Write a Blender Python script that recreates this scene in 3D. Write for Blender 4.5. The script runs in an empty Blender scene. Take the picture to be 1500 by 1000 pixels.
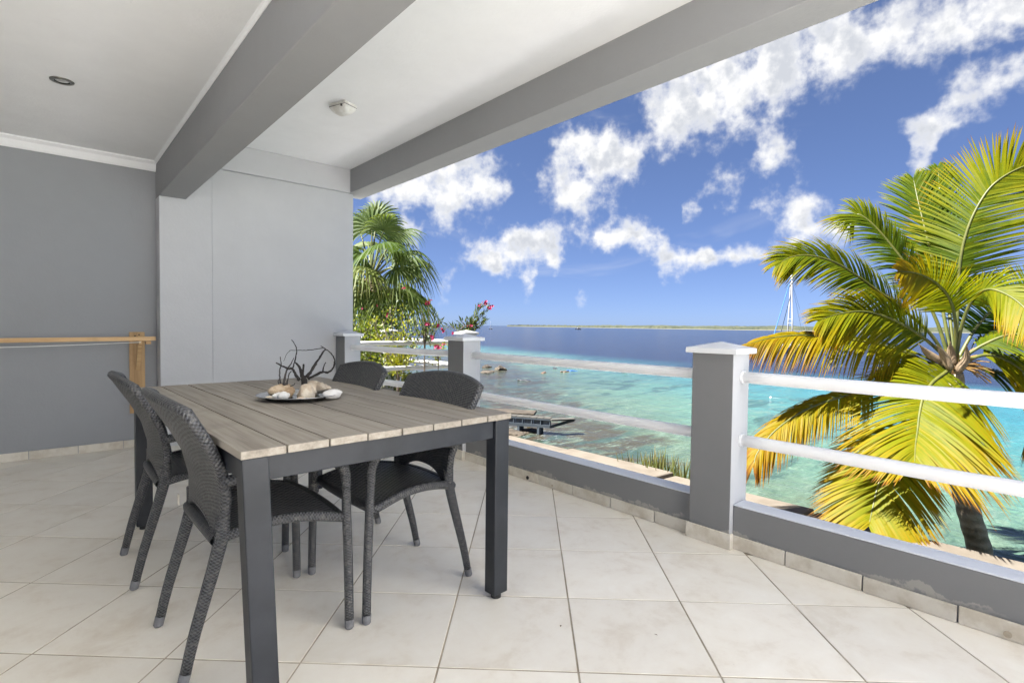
import bpy, bmesh, math, random
from mathutils import Vector, Matrix
random.seed(7)
SC = bpy.context.scene
COL = SC.collection
R = math.radians

# ------------------------------------------------------------------ camera
F_PX, YAW, PITCH, ROLL, EYE = 764.863, R(41.76634), R(-1.708175), R(-0.675255), Vector((0, 0, 1.10))
fw = Vector((math.sin(YAW) * math.cos(PITCH), math.cos(YAW) * math.cos(PITCH), math.sin(PITCH)))
rt = Vector((math.cos(YAW), -math.sin(YAW), 0))
dn = fw.cross(rt)
CR = math.cos(ROLL) * rt + math.sin(ROLL) * dn
CD = -math.sin(ROLL) * rt + math.cos(ROLL) * dn
cam = bpy.data.cameras.new('camera')
cam.sensor_width = 36.0
cam.lens = F_PX / 1500 * 36
cam.clip_start = 0.02
cam.clip_end = 90000
cam_o = bpy.data.objects.new('camera', cam)
COL.objects.link(cam_o)
cam_o.matrix_world = Matrix(((CR.x, -CD.x, -fw.x, EYE.x), (CR.y, -CD.y, -fw.y, EYE.y), (CR.z, -CD.z, -fw.z, EYE.z), (0, 0, 0, 1)))
SC.camera = cam_o


def at(px, py, depth):
    """point of the place seen at a picture position, at a chosen real distance"""
    return EYE + (CR * ((px - 750) / F_PX) + CD * ((py - 500) / F_PX) + fw) * depth


# ------------------------------------------------------------------ exposure, sun, sky
EXPOSURE = 2.5
SUN_STRENGTH = 5.0
SKY_STRENGTH = 0.05
SUN_EL, SUN_AZ = R(55), R(-64)          # azimuth clockwise from +Y
SC.view_settings.view_transform = 'Standard'
SC.view_settings.look = 'None'
SC.view_settings.exposure = EXPOSURE
SC.view_settings.gamma = 1.0
SC.view_settings.use_curve_mapping = False
SC.cycles.use_denoising = True
SC.cycles.max_bounces = 7
SC.cycles.diffuse_bounces = 5
SC.cycles.glossy_bounces = 3
SC.cycles.use_adaptive_sampling = True
SC.cycles.adaptive_threshold = 0.015
SC.cycles.caustics_reflective = False
SC.cycles.caustics_refractive = False
SC.cycles.sample_clamp_indirect = 6.0

sl = bpy.data.lights.new('sun', 'SUN')
sl.energy = SUN_STRENGTH
sl.angle = R(0.53)
sl.color = (1.0, 0.982, 0.955)
so = bpy.data.objects.new('sun', sl)
COL.objects.link(so)
sdir = Vector((math.sin(SUN_AZ) * math.cos(SUN_EL), math.cos(SUN_AZ) * math.cos(SUN_EL), math.sin(SUN_EL)))
so.rotation_euler = sdir.to_track_quat('Z', 'Y').to_euler()
so.location = sdir * 60


class NT:
    """tiny helper for writing node trees"""
    def __init__(s, tree):
        s.t = tree
        s.n = tree.nodes
        s.l = tree.links

    def node(s, kind, **k):
        n = s.n.new(kind)
        for a, b in k.items():
            setattr(n, a, b)
        return n

    def put(s, sock, v):
        if isinstance(v, bpy.types.NodeSocket):
            s.l.new(v, sock)
        elif v is not None:
            if sock.type == 'RGBA' and not isinstance(v, (int, float)) and len(v) == 3:
                v = (*v, 1)
            sock.default_value = v

    def m(s, op, a, b=None, c=None, clamp=False):
        n = s.node('ShaderNodeMath', operation=op, use_clamp=clamp)
        for i, v in enumerate((a, b, c)):
            if v is not None:
                s.put(n.inputs[i], v)
        return n.outputs[0]

    def vm(s, op, a, b=None):
        n = s.node('ShaderNodeVectorMath', operation=op)
        s.put(n.inputs[0], a)
        if b is not None:
            s.put(n.inputs[1], b)
        return n.outputs['Value'] if op in ('LENGTH', 'DOT_PRODUCT', 'DISTANCE') else n.outputs['Vector']

    def smooth(s, v, a, b, lo=0.0, hi=1.0):
        n = s.node('ShaderNodeMapRange', interpolation_type='SMOOTHSTEP')
        s.put(n.inputs['Value'], v)
        for nm, q in (('From Min', a), ('From Max', b), ('To Min', lo), ('To Max', hi)):
            s.put(n.inputs[nm], q)
        return n.outputs['Result']

    def mix(s, f, a, b, blend='MIX'):
        n = s.node('ShaderNodeMix', data_type='RGBA', blend_type=blend)
        s.put(n.inputs['Factor'], f)
        s.put(n.inputs['A'], a) if False else s.put(n.inputs[6], a)
        s.put(n.inputs[7], b)
        return n.outputs[2]

    def noise(s, vec, scale, detail=4, rough=0.55, dist=0.0, out='Fac', dim2=False):
        n = s.node('ShaderNodeTexNoise')
        if dim2:
            n.noise_dimensions = '2D'
        if vec is not None:
            s.put(n.inputs['Vector'], vec)
        s.put(n.inputs['Scale'], scale)
        s.put(n.inputs['Detail'], detail)
        s.put(n.inputs['Roughness'], rough)
        s.put(n.inputs['Distortion'], dist)
        return n.outputs[out]

    def ramp(s, f, stops):
        n = s.node('ShaderNodeValToRGB')
        e = n.color_ramp.elements
        while len(e) < len(stops):
            e.new(0.5)
        for q, (p, c) in zip(e, stops):
            q.position = p
            q.color = (*c, 1) if len(c) == 3 else c
        s.put(n.inputs['Fac'], f)
        return n.outputs['Color']

    def xyz(s, vec):
        n = s.node('ShaderNodeSeparateXYZ')
        s.put(n.inputs[0], vec)
        return n.outputs

    def comb(s, x, y, z):
        n = s.node('ShaderNodeCombineXYZ')
        for i, v in enumerate((x, y, z)):
            s.put(n.inputs[i], v)
        return n.outputs[0]

    def scale(s, vec, sc):
        return s.vm('MULTIPLY', vec, sc)

    def bump(s, h, strength, dist=0.01):
        n = s.node('ShaderNodeBump')
        s.put(n.inputs['Height'], h)
        s.put(n.inputs['Strength'], strength)
        s.put(n.inputs['Distance'], dist)
        return n.outputs[0]


# cumulus clouds by sky direction: azimuth, elevation, half widths in degrees
CLOUDS = [(58.4,21.3,3.3,3.6),(63.3,22.8,5.5,4.2),(67.6,23.9,5.1,3.7),(72.1,24.6,5.2,2.8),(76.8,24.5,4.2,2.2),(81.4,24.2,3.7,2.3),(84.7,24.3,3.0,2.2),
 (48.1,14.9,3.3,2.8),(51.5,17.5,3.7,3.2),(53.6,17.8,2.1,2.2),(48.9,18.7,2.9,2.3),(30.6,14.5,4.3,2.0),(35.3,15.4,5.2,2.8),(37.9,15.0,3.3,2.4),(34.2,11.2,2.5,1.2),
 (40.5,7.6,4.5,1.9),(43.5,8.5,3.7,2.2),(45.6,7.8,2.1,1.6),(39.4,10.4,1.0,0.6),(51.9,9.7,2.4,1.7),(54.8,9.7,2.9,1.5),(59.0,6.7,1.9,1.5),(67.8,16.2,1.8,1.2),
 (63.6,13.2,2.5,1.2),(67.2,12.9,2.7,0.9),(70.4,10.6,2.0,2.6),(72.0,8.5,2.3,1.3),(65.5,7.7,3.0,0.8),(61.7,7.4,1.3,0.7),(73.9,8.9,1.4,0.9),(80.5,17.3,2.2,1.1),
 (82.6,18.1,2.2,1.3),(84.6,19.8,1.9,1.2),(34.3,3.6,1.0,0.4),(49.4,3.5,0.7,0.4),(43.6,3.9,0.7,0.3),(28.4,14.8,2.1,1.3),(60.3,12.5,0.9,0.6),(79.5,13.5,0.9,0.6),(30.6,9.1,1.6,0.7)]
AZ0, AZ1, EL_STEP, NB = 18.0, 92.0, 2.4, 12


def cloud_row(az, el):
    return 0.05 + max(1 - math.hypot((az - a) / (r * 1.12), (el - e) / max(q * 1.12, 1.15)) for a, e, r, q in CLOUDS)


def build_world():
    w = bpy.data.worlds.new('World')
    SC.world = w
    w.use_nodes = True
    t = NT(w.node_tree)
    t.n.clear()
    out = t.node('ShaderNodeOutputWorld')
    bg = t.node('ShaderNodeBackground')
    t.l.new(bg.outputs[0], out.inputs[0])
    sky = t.node('ShaderNodeTexSky', sky_type='NISHITA')
    sky.sun_disc = False
    sky.sun_elevation = SUN_EL
    sky.sun_rotation = SUN_AZ
    sky.altitude = 0
    sky.air_density = 0.42
    sky.dust_density = 0.35
    sky.ozone_density = 3.0
    # density group
    g = bpy.data.node_groups.new('cloud_density', 'ShaderNodeTree')
    g.interface.new_socket('P', in_out='INPUT', socket_type='NodeSocketVector')
    g.interface.new_socket('D', in_out='OUTPUT', socket_type='NodeSocketFloat')
    q = NT(g)
    gi = q.node('NodeGroupInput')
    go = q.node('NodeGroupOutput')
    P = gi.outputs[0]
    warp = q.noise(P, 0.55, 2, 0.55, 0, 'Color', True)
    wv = q.vm('MULTIPLY', q.vm('SUBTRACT', warp, (0.5, 0.5, 0.5)), (1.5, 1.0, 0))
    P2 = q.vm('ADD', P, wv)
    paz, pel, _ = q.xyz(P2)
    u = q.m('DIVIDE', q.m('PINGPONG', q.m('SUBTRACT', paz, AZ0), AZ1 - AZ0), AZ1 - AZ0)      # the field goes on, mirrored, round the sky
    e = q.m('DIVIDE', pel, EL_STEP)
    uvec = q.comb(u, u, u)
    acc = None
    for c in range(NB // 3):
        n = q.node('ShaderNodeRGBCurve')
        mp = n.mapping
        mp.use_clip = False
        for k in range(3):
            row = (c * 3 + k + 1) * EL_STEP
            cv = mp.curves[k]
            pts = [(i / 64, 0.5 + 0.4 * max(cloud_row(AZ0 + (AZ1 - AZ0) * i / 64, row), -1.2)) for i in range(65)]
            cv.points[0].location = pts[0]
            cv.points[-1].location = pts[-1]
            for p in pts[1:-1]:
                cv.points.new(*p)
        mp.update()
        q.l.new(uvec, n.inputs['Color'])
        w3 = q.vm('MAXIMUM', q.vm('SUBTRACT', (1, 1, 1), q.vm('ABSOLUTE', q.vm('SUBTRACT', q.comb(e, e, e), (c * 3 + 1, c * 3 + 2, c * 3 + 3)))), (0, 0, 0))
        d = q.vm('DOT_PRODUCT', w3, q.vm('SUBTRACT', n.outputs[0], (0.02, 0.02, 0.02)))
        acc = d if acc is None else q.m('ADD', acc, d)
    acc = q.m('MULTIPLY', q.m('SUBTRACT', acc, 0.48), 2.5)
    acc = q.m('MINIMUM', acc, 0.8)
    n1 = q.noise(P, 0.36, 3, 0.5, 0, 'Fac', True)
    n2 = q.noise(P, 1.25, 6, 0.60, 0, 'Fac', True)
    nn = q.m('ADD', q.m('MULTIPLY', q.m('SUBTRACT', n1, 0.5), 1.75), q.m('MULTIPLY', q.m('SUBTRACT', n2, 0.5), 0.8))
    dens = q.m('ADD', q.m('MULTIPLY', acc, 1.35), nn)
    q.l.new(dens, go.inputs[0])
    tc = t.node('ShaderNodeTexCoord')
    x, y, z = t.xyz(t.vm('NORMALIZE', tc.outputs['Generated']))
    deg = 180 / math.pi
    az = t.m('MULTIPLY', t.m('ARCTAN2', x, y), deg)
    el = t.m('MULTIPLY', t.m('ARCSINE', z), deg)
    pos = t.comb(az, el, 0.0)

    def dens_at(p):
        n = t.node('ShaderNodeGroup')
        n.node_tree = g
        t.l.new(p, n.inputs[0])
        return n.outputs[0]
    d0 = dens_at(pos)
    cover = t.m('POWER', t.smooth(d0, -0.22, 0.95), 1.35)
    wisp = t.smooth(t.noise(t.scale(pos, (0.05, 0.16, 1)), 1.0, 4, 0.6, 0.6, 'Fac', True), 0.60, 0.85, 0, 0.16)
    above = t.smooth(el, 0.5, 4.0)
    cover = t.m('MULTIPLY', t.m('MAXIMUM', cover, wisp), above)
    sn = t.noise(t.vm('ADD', pos, (-0.6, 0.9, 0)), 0.36, 5, 0.55, 0, 'Fac', True)
    shade = t.m('MULTIPLY', t.smooth(sn, 0.40, 0.66), t.smooth(d0, 0.3, 1.1))
    lit = t.mix(shade, CLOUD_LIT, CLOUD_SHADE)
    skyc = t.node('ShaderNodeHueSaturation')
    skyc.inputs['Saturation'].default_value = SKY_SAT
    skyc.inputs['Hue'].default_value = 0.5 + SKY_HUE
    t.l.new(sky.outputs[0], skyc.inputs['Color'])
    gm = t.node('ShaderNodeGamma')
    t.l.new(skyc.outputs[0], gm.inputs['Color'])
    gm.inputs['Gamma'].default_value = SKY_GAMMA
    skyg = t.mix(1.0, gm.outputs[0], SKY_TINT, 'MULTIPLY')
    col = t.mix(cover, skyg, lit)
    t.l.new(col, bg.inputs['Color'])
    bg.inputs['Strength'].default_value = SKY_STRENGTH


CLOUD_LIT = (3.75, 3.75, 3.75)
CLOUD_SHADE = (2.4, 2.5, 2.72)
SKY_SAT = 1.0
SKY_HUE = 0.0
SKY_GAMMA = 0.62
SKY_TINT = (0.64, 0.755, 1.06)
build_world()

# ------------------------------------------------------------------ materials
MATS = {}


def new_mat(name):
    m = bpy.data.materials.new(name)
    m.use_nodes = True
    t = NT(m.node_tree)
    b = t.n['Principled BSDF']
    MATS[name] = m
    return m, t, b


def obj_coord(t):
    return t.node('ShaderNodeTexCoord').outputs['Object']


def plain(name, c1, c2=None, scale=6.0, rough=0.6, bump=0.0, bscale=60.0, metallic=0.0, stretch=(1, 1, 1), rnd=0.0, detail=5, lo=0.35, hi=0.65, spec=None, bdist=0.004, trans=0.0, coat=0.0):
    m, t, b = new_mat(name)
    v = obj_coord(t)
    if stretch != (1, 1, 1):
        v = t.scale(v, stretch)
    n = t.noise(v, scale, detail, 0.6)
    c = t.mix(t.smooth(n, lo, hi), c1, c2 or c1)
    if rnd:
        oi = t.node('ShaderNodeObjectInfo')
        k = t.m('ADD', 1 - rnd / 2, t.m('MULTIPLY', oi.outputs['Random'], rnd))
        c = t.mix(1.0, c, t.comb(k, k, k), 'MULTIPLY')
    t.put(b.inputs['Base Color'], c)
    b.inputs['Roughness'].default_value = rough
    b.inputs['Metallic'].default_value = metallic
    if spec is not None:
        b.inputs['Specular IOR Level'].default_value = spec
    if bump:
        h = t.noise(v, bscale, 6, 0.6)
        t.put(b.inputs['Normal'], t.bump(h, bump, bdist))
    if coat:
        b.inputs['Coat Weight'].default_value = coat
    return m


def wall_paint(name, c, stain=False):
    m, t, b = new_mat(name)
    v = obj_coord(t)
    n = t.noise(v, 1.3, 6, 0.6, 0.4)
    n2 = t.noise(v, 9.0, 5, 0.6)
    k = t.m('ADD', t.m('MULTIPLY', n, 0.15), t.m('MULTIPLY', n2, 0.06))
    k = t.m('ADD', 0.895, k)
    col = t.mix(1.0, c, t.comb(k, k, k), 'MULTIPLY')
    scuff = t.m('MULTIPLY', t.smooth(t.noise(t.scale(v, (1, 1, 0.35)), 8.0, 4, 0.7, 1.5), 0.66, 0.74), t.smooth(t.noise(v, 1.1, 2), 0.5, 0.6))
    col = t.mix(t.m('MULTIPLY', scuff, 0.10), col, (0.2, 0.19, 0.18))
    if stain:
        x, y, z = t.xyz(v)
        # flaked paint creeping up from the skirting tiles
        edge = t.m('ADD', t.m('MULTIPLY', t.noise(t.scale(v, (1, 1, 0.3)), 4.0, 6, 0.65), 0.20), -0.022)
        gap = t.m('SUBTRACT', z, edge)
        band = t.m('MULTIPLY', t.smooth(gap, 0.012, 0.006), t.smooth(t.noise(v, 2.3, 3, 0.5), 0.44, 0.5))
        hi_ = t.m('MULTIPLY', band, t.smooth(t.noise(v, 26, 4, 0.6), 0.35, 0.5))
        col = t.mix(t.m('MULTIPLY', hi_, 0.5), col, (0.47, 0.44, 0.38))
    t.put(b.inputs['Base Color'], col)
    b.inputs['Roughness'].default_value = 0.75
    b.inputs['Specular IOR Level'].default_value = 0.3
    h = t.m('ADD', t.noise(v, 55, 6, 0.65), t.m('MULTIPLY', t.noise(v, 4.0, 3, 0.5), 3.0))
    t.put(b.inputs['Normal'], t.bump(h, 0.35, 0.004))
    return m


GREY = (0.28, 0.283, 0.29)
wall_paint('grey_paint', GREY)
wall_paint('grey_paint_lit', (0.52, 0.528, 0.545))  # same grey, lightened: the brighter light on the end wall is in the colour
wall_paint('grey_paint_shaded', (0.29, 0.30, 0.315))  # same grey for the back wall, its shade put into the colour
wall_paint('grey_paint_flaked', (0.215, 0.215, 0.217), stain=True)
wall_paint('white_paint', (0.80, 0.812, 0.825))
wall_paint('post_white', (0.50, 0.51, 0.53))
wall_paint('ledge_white', (0.70, 0.72, 0.76))
plain('white_metal', (0.80, 0.80, 0.80), (0.72, 0.71, 0.69), 30, 0.35, 0.05, 80, lo=0.62, hi=0.72)


def rail_mat():
    m, t, b = new_mat('rail_paint')
    v = obj_coord(t)
    n = t.noise(v, 34, 3, 0.5)
    spot = t.smooth(n, 0.76, 0.77)
    patch = t.smooth(t.noise(v, 1.4, 3, 0.5), 0.54, 0.64)
    col = t.mix(t.m('MULTIPLY', spot, patch), (0.92, 0.92, 0.918), (0.14, 0.13, 0.12))
    t.put(b.inputs['Base Color'], col)
    b.inputs['Roughness'].default_value = 0.33
    t.put(b.inputs['Normal'], t.bump(t.noise(v, 90, 4, 0.6), 0.05, 0.002))


rail_mat()


def tile_mat():
    m, t, b = new_mat('floor_tile')
    oi = t.node('ShaderNodeObjectInfo')
    geo = t.node('ShaderNodeNewGeometry')
    v = geo.outputs['Position']
    off = t.vm('ADD', v, t.comb(t.m('MULTIPLY', oi.outputs['Random'], 37.0), 0.0, t.m('MULTIPLY', oi.outputs['Random'], 11.0)))
    n = t.noise(off, 5.0, 8, 0.62, 0.5)
    n2 = t.noise(off, 22.0, 6, 0.65)
    c = t.ramp(t.m('ADD', t.m('MULTIPLY', n, 0.7), t.m('MULTIPLY', n2, 0.3)), [(0.30, (0.68, 0.61, 0.505)), (0.48, (0.80, 0.75, 0.66)), (0.70, (0.85, 0.815, 0.735))])
    k = t.m('ADD', 0.95, t.m('MULTIPLY', oi.outputs['Random'], 0.09))
    c = t.mix(1.0, c, t.comb(k, k, k), 'MULTIPLY')
    speck = t.smooth(t.noise(off, 120, 2, 0.5), 0.76, 0.80)
    c = t.mix(t.m('MULTIPLY', speck, 0.35), c, (0.2, 0.15, 0.1))
    t.put(b.inputs['Base Color'], c)
    t.put(b.inputs['Roughness'], t.smooth(n2, 0.3, 0.7, 0.34, 0.5))
    h = t.m('ADD', t.noise(off, 70, 5, 0.6), t.m('MULTIPLY', n, 2.0))
    t.put(b.inputs['Normal'], t.bump(h, 0.16, 0.003))


tile_mat()
plain('skirting_tile', (0.52, 0.465, 0.375), (0.66, 0.62, 0.54), 11, 0.5, 0.3, 60, rnd=0.15, lo=0.3, hi=0.6, detail=8)
plain('grout', (0.46, 0.40, 0.31), (0.31, 0.26, 0.19), 7, 0.9, 0.3, 80)


def wicker_mat(name, w, h, strength=1.0, dark=(0.012, 0.012, 0.014), lite=(0.078, 0.081, 0.089)):
    m, t, b = new_mat(name)
    uv = t.node('ShaderNodeUVMap').outputs[0]
    u, v, _ = t.xyz(uv)
    wob = t.m('MULTIPLY', t.m('SUBTRACT', t.noise(t.node('ShaderNodeTexCoord').outputs['Object'], 30, 2), 0.5), 1.6)
    su = t.m('SINE', t.m('ADD', t.m('MULTIPLY', u, math.pi / w), wob))
    sv = t.m('SINE', t.m('ADD', t.m('MULTIPLY', v, math.pi / h), wob))
    pr = t.m('MULTIPLY', su, sv)
    hh = t.m('POWER', t.m('ABSOLUTE', pr), 0.6)
    edge = t.m('MULTIPLY', t.m('SIGN', pr), hh)
    fib = t.noise(t.scale(uv, (900, 160, 1)), 1.0, 3)
    n = t.noise(uv, 60, 3)
    col = t.mix(t.smooth(edge, -0.9, 0.7), dark, lite)
    col = t.mix(t.smooth(n, 0.45, 0.75), col, (0.12, 0.118, 0.112))
    t.put(b.inputs['Base Color'], col)
    b.inputs['Roughness'].default_value = 0.42
    hgt = t.m('ADD', t.m('MULTIPLY', edge, 0.5), t.m('MULTIPLY', fib, 0.08))
    t.put(b.inputs['Normal'], t.bump(hgt, strength, 0.003))


wicker_mat('wicker', 0.0105, 0.0065)
wicker_mat('wicker_seat', 0.016, 0.011, 1.0, (0.014, 0.014, 0.016), (0.17, 0.175, 0.19))
wicker_mat('wicker_leg', 0.0088, 0.0050)
plain('foot_plastic', (0.16, 0.165, 0.175), (0.13, 0.13, 0.14), 30, 0.5)
plain('table_metal', (0.022, 0.025, 0.030), (0.034, 0.037, 0.044), 5, 0.42, 0.05, 120, metallic=0.0, spec=0.28)
plain('black_rubber', (0.02, 0.02, 0.02), None, 10, 0.7)


def wood_mat(name, c1, c2, c3, axis='y', sc=1.0, rough=0.6):
    m, t, b = new_mat(name)
    oi = t.node('ShaderNodeObjectInfo')
    v = obj_coord(t)
    v = t.vm('ADD', v, t.comb(t.m('MULTIPLY', oi.outputs['Random'], 13.0), t.m('MULTIPLY', oi.outputs['Random'], 7.0), 0.0))
    st = {'x': (2.2, 70, 70), 'y': (70, 2.2, 70), 'z': (70, 70, 2.2)}[axis]
    st = tuple(a * sc for a in st)
    g = t.noise(t.scale(v, st), 1.0, 6, 0.65, 0.15)
    g2 = t.noise(t.scale(v, tuple(a * 0.22 for a in st)), 1.0, 4, 0.6, 0.4)
    c = t.ramp(t.m('ADD', t.m('MULTIPLY', g, 0.6), t.m('MULTIPLY', g2, 0.4)), [(0.33, c1), (0.5, c2), (0.68, c3)])
    k = t.m('ADD', 0.90, t.m('MULTIPLY', oi.outputs['Random'], 0.2))
    c = t.mix(1.0, c, t.comb(k, k, k), 'MULTIPLY')
    stain = t.smooth(t.noise(v, 3.2, 4, 0.55, 0.5), 0.55, 0.68)
    c = t.mix(t.m('MULTIPLY', stain, 0.22), c, tuple(a * 0.55 for a in c1))
    t.put(b.inputs['Base Color'], c)
    b.inputs['Roughness'].default_value = rough
    t.put(b.inputs['Normal'], t.bump(g, 0.3, 0.002))


wood_mat('table_wood', (0.175, 0.150, 0.120), (0.29, 0.258, 0.214), (0.375, 0.34, 0.288))
wood_mat('pine_x', (0.40, 0.24, 0.10), (0.58, 0.38, 0.19), (0.66, 0.47, 0.26), 'x')
wood_mat('pine_z', (0.30, 0.17, 0.07), (0.47, 0.30, 0.14), (0.55, 0.38, 0.2), 'z', 0.6)
plain('rope', (0.8, 0.8, 0.78), None, 10, 0.8)
plain('steel', (0.60, 0.60, 0.61), (0.52, 0.53, 0.54), 12, 0.22, 0.03, 40, metallic=1.0)
plain('lamp_plastic', (0.70, 0.70, 0.68), (0.55, 0.54, 0.50), 14, 0.4)
plain('dark_gap', (0.015, 0.015, 0.015), None, 10, 0.7)
plain('brushed_nickel', (0.30, 0.30, 0.28), (0.22, 0.22, 0.2), 50, 0.35, metallic=1.0)
plain('lamp_glass', (0.75, 0.76, 0.74), (0.4, 0.4, 0.4), 25, 0.15)
# ------------------------------------------------------------------ mesh helpers


class MB:
    def __init__(s):
        s.v, s.f, s.uv, s.mi, s.att = [], [], [], [], []

    def add(s, vs, fs, uvs=None, mi=0):
        o = len(s.v)
        s.v += [tuple(p) for p in vs]
        for i, f in enumerate(fs):
            s.f.append(tuple(o + k for k in f))
            s.uv.append(uvs[i] if uvs else None)
            s.mi.append(mi)

    def hexa(s, p, mi=0):
        """eight corners: bottom four counter-clockwise, top four"""
        s.add(p, [(3, 2, 1, 0), (4, 5, 6, 7), (0, 1, 5, 4), (1, 2, 6, 5), (2, 3, 7, 6), (3, 0, 4, 7)], None, mi)

    def box(s, x0, y0, z0, x1, y1, z1, mi=0):
        s.hexa([(x0, y0, z0), (x1, y0, z0), (x1, y1, z0), (x0, y1, z0), (x0, y0, z1), (x1, y0, z1), (x1, y1, z1), (x0, y1, z1)], mi)

    def bar(s, a, b, w, h, up=(0, 0, 1)):
        a, b = Vector(a), Vector(b)
        d = (b - a).normalized()
        sd = d.cross(Vector(up))
        sd = sd.normalized() if sd.length > 1e-5 else Vector((1, 0, 0))
        u = sd.cross(d)
        q = []
        for p in (a, b):
            q += [p - sd * w / 2 - u * h / 2, p + sd * w / 2 - u * h / 2, p + sd * w / 2 + u * h / 2, p - sd * w / 2 + u * h / 2]
        s.hexa(q)

    def tube(s, pts, rad, n=10, cap=True, mi=0):
        pts = [Vector(p) for p in pts]
        if not hasattr(rad, '__len__'):
            rad = [rad] * len(pts)
        T = []
        for i in range(len(pts)):
            a, b = pts[max(i - 1, 0)], pts[min(i + 1, len(pts) - 1)]
            T.append((b - a).normalized())
        u = T[0].orthogonal().normalized()
        vs, L = [], [0.0]
        for i, p in enumerate(pts):
            u = (u - T[i] * u.dot(T[i])).normalized()
            w = T[i].cross(u)
            for k in range(n):
                a = 2 * math.pi * k / n
                vs.append(p + (u * math.cos(a) + w * math.sin(a)) * rad[i])
            if i:
                L.append(L[-1] + (p - pts[i - 1]).length)
        fs, uvs = [], []
        cm = 2 * math.pi * sum(rad) / len(rad)
        for i in range(len(pts) - 1):
            for k in range(n):
                k2 = (k + 1) % n
                fs.append((i * n + k, i * n + k2, (i + 1) * n + k2, (i + 1) * n + k))
                uvs.append([(cm * k / n, L[i]), (cm * (k + 1) / n, L[i]), (cm * (k + 1) / n, L[i + 1]), (cm * k / n, L[i + 1])])
        if cap:
            fs.append(tuple(range(n))[::-1])
            uvs.append([(0, 0)] * n)
            fs.append(tuple((len(pts) - 1) * n + k for k in range(n)))
            uvs.append([(0, 0)] * n)
        s.add(vs, fs, uvs, mi)

    def lathe(s, prof, n=24, c=(0, 0, 0), sx=1.0, sy=1.0):
        vs, fs = [], []
        for r, z in prof:
            for k in range(n):
                a = 2 * math.pi * k / n
                vs.append((c[0] + r * math.cos(a) * sx, c[1] + r * math.sin(a) * sy, c[2] + z))
        for i in range(len(prof) - 1):
            for k in range(n):
                k2 = (k + 1) % n
                fs.append((i * n + k, i * n + k2, (i + 1) * n + k2, (i + 1) * n + k))
        s.add(vs, fs)

    def grid(s, fn, nu, nv, uvscale=None, flip=False):
        vs = [fn(i / nu, j / nv) for j in range(nv + 1) for i in range(nu + 1)]
        fs, uvs = [], []
        for j in range(nv):
            for i in range(nu):
                a = j * (nu + 1) + i
                q = (a, a + 1, a + nu + 2, a + nu + 1)
                c = [(i, j), (i + 1, j), (i + 1, j + 1), (i, j + 1)]
                if flip:
                    q, c = q[::-1], c[::-1]
                fs.append(q)
                if uvscale:
                    uvs.append([(p[0] / nu * uvscale[0], p[1] / nv * uvscale[1]) for p in c])
        s.add(vs, fs, uvs if uvscale else None)

    def mesh(s, name, mats, smooth=False, bevel=0.0, seg=1):
        me = bpy.data.meshes.new(name)
        me.from_pydata(s.v, [], s.f)
        for m in (mats if isinstance(mats, (list, tuple)) else [mats]):
            me.materials.append(MATS[m])
        if any(s.mi):
            me.polygons.foreach_set('material_index', s.mi)
        if any(u for u in s.uv):
            lay = me.uv_layers.new(name='UVMap')
            k = 0
            dat = []
            for f, u in zip(s.f, s.uv):
                for c in range(len(f)):
                    dat += list(u[c]) if u else [0, 0]
            lay.data.foreach_set('uv', dat)
        if bevel:
            bm = bmesh.new()
            bm.from_mesh(me)
            bmesh.ops.recalc_face_normals(bm, faces=bm.faces)
            bmesh.ops.bevel(bm, geom=list(bm.edges), offset=bevel, segments=seg, affect='EDGES', profile=0.5)
            bm.to_mesh(me)
            bm.free()
        if smooth:
            me.polygons.foreach_set('use_smooth', [True] * len(me.polygons))
        me.update()
        return me

    def build(s, name, mats, parent=None, smooth=False, bevel=0.0, seg=1):
        return link(name, s.mesh(name, mats, smooth, bevel, seg), parent)


def link(name, me, parent=None):
    o = bpy.data.objects.new(name, me)
    COL.objects.link(o)
    if parent is not None:
        o.parent = parent
    return o


def tag(o, label=None, cat=None, group=None, kind=None):
    for k, v in (('label', label), ('category', cat), ('group', group), ('kind', kind)):
        if v:
            o[k] = v
    return o


def thing(name, label, cat, loc=(0, 0, 0), rz=0.0, group=None):
    o = bpy.data.objects.new(name, None)
    COL.objects.link(o)
    o.empty_display_size = 0.1
    o.location = loc
    o.rotation_euler = (0, 0, rz)
    return tag(o, label, cat, group)


def copy_tree(o, parent=None):
    c = o.copy()
    COL.objects.link(c)
    if parent is not None:
        c.parent = parent
    for ch in [k for k in KIDS.get(o.name, [])]:
        copy_tree(ch, c)
    return c


KIDS = {}


def kids_index():
    KIDS.clear()
    for o in COL.objects:
        if o.parent:
            KIDS.setdefault(o.parent.name, []).append(o)


def boxo(name, mat, parent, x0, y0, z0, x1, y1, z1, bevel=0.0, seg=1, smooth=False):
    b = MB()
    b.box(x0, y0, z0, x1, y1, z1)
    return b.build(name, mat, parent, smooth, bevel, seg)


def spline(pts, n=8):
    """Catmull-Rom through points"""
    P = [Vector(p) for p in pts]
    P = [P[0] * 2 - P[1]] + P + [P[-1] * 2 - P[-2]]
    out = []
    for i in range(1, len(P) - 2):
        a, b, c, d = P[i - 1:i + 3]
        for k in range(n):
            t = k / n
            out.append(0.5 * (2 * b + (c - a) * t + (2 * a - 5 * b + 4 * c - d) * t * t + (3 * b - a - 3 * c + d) * t ** 3))
    out.append(P[-2])
    return out


# ------------------------------------------------------------------ the terrace floor
FX0, FX1, FY0, FY1 = -3.2, 2.575, -3.4, 5.6
gb = MB()
gb.box(FX0, FY0, -0.24, FX1, FY1, -0.0019)
floor = gb.build('floor', 'grout')
tag(floor, 'beige square tiled terrace floor laid diagonally', kind='structure')


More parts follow.
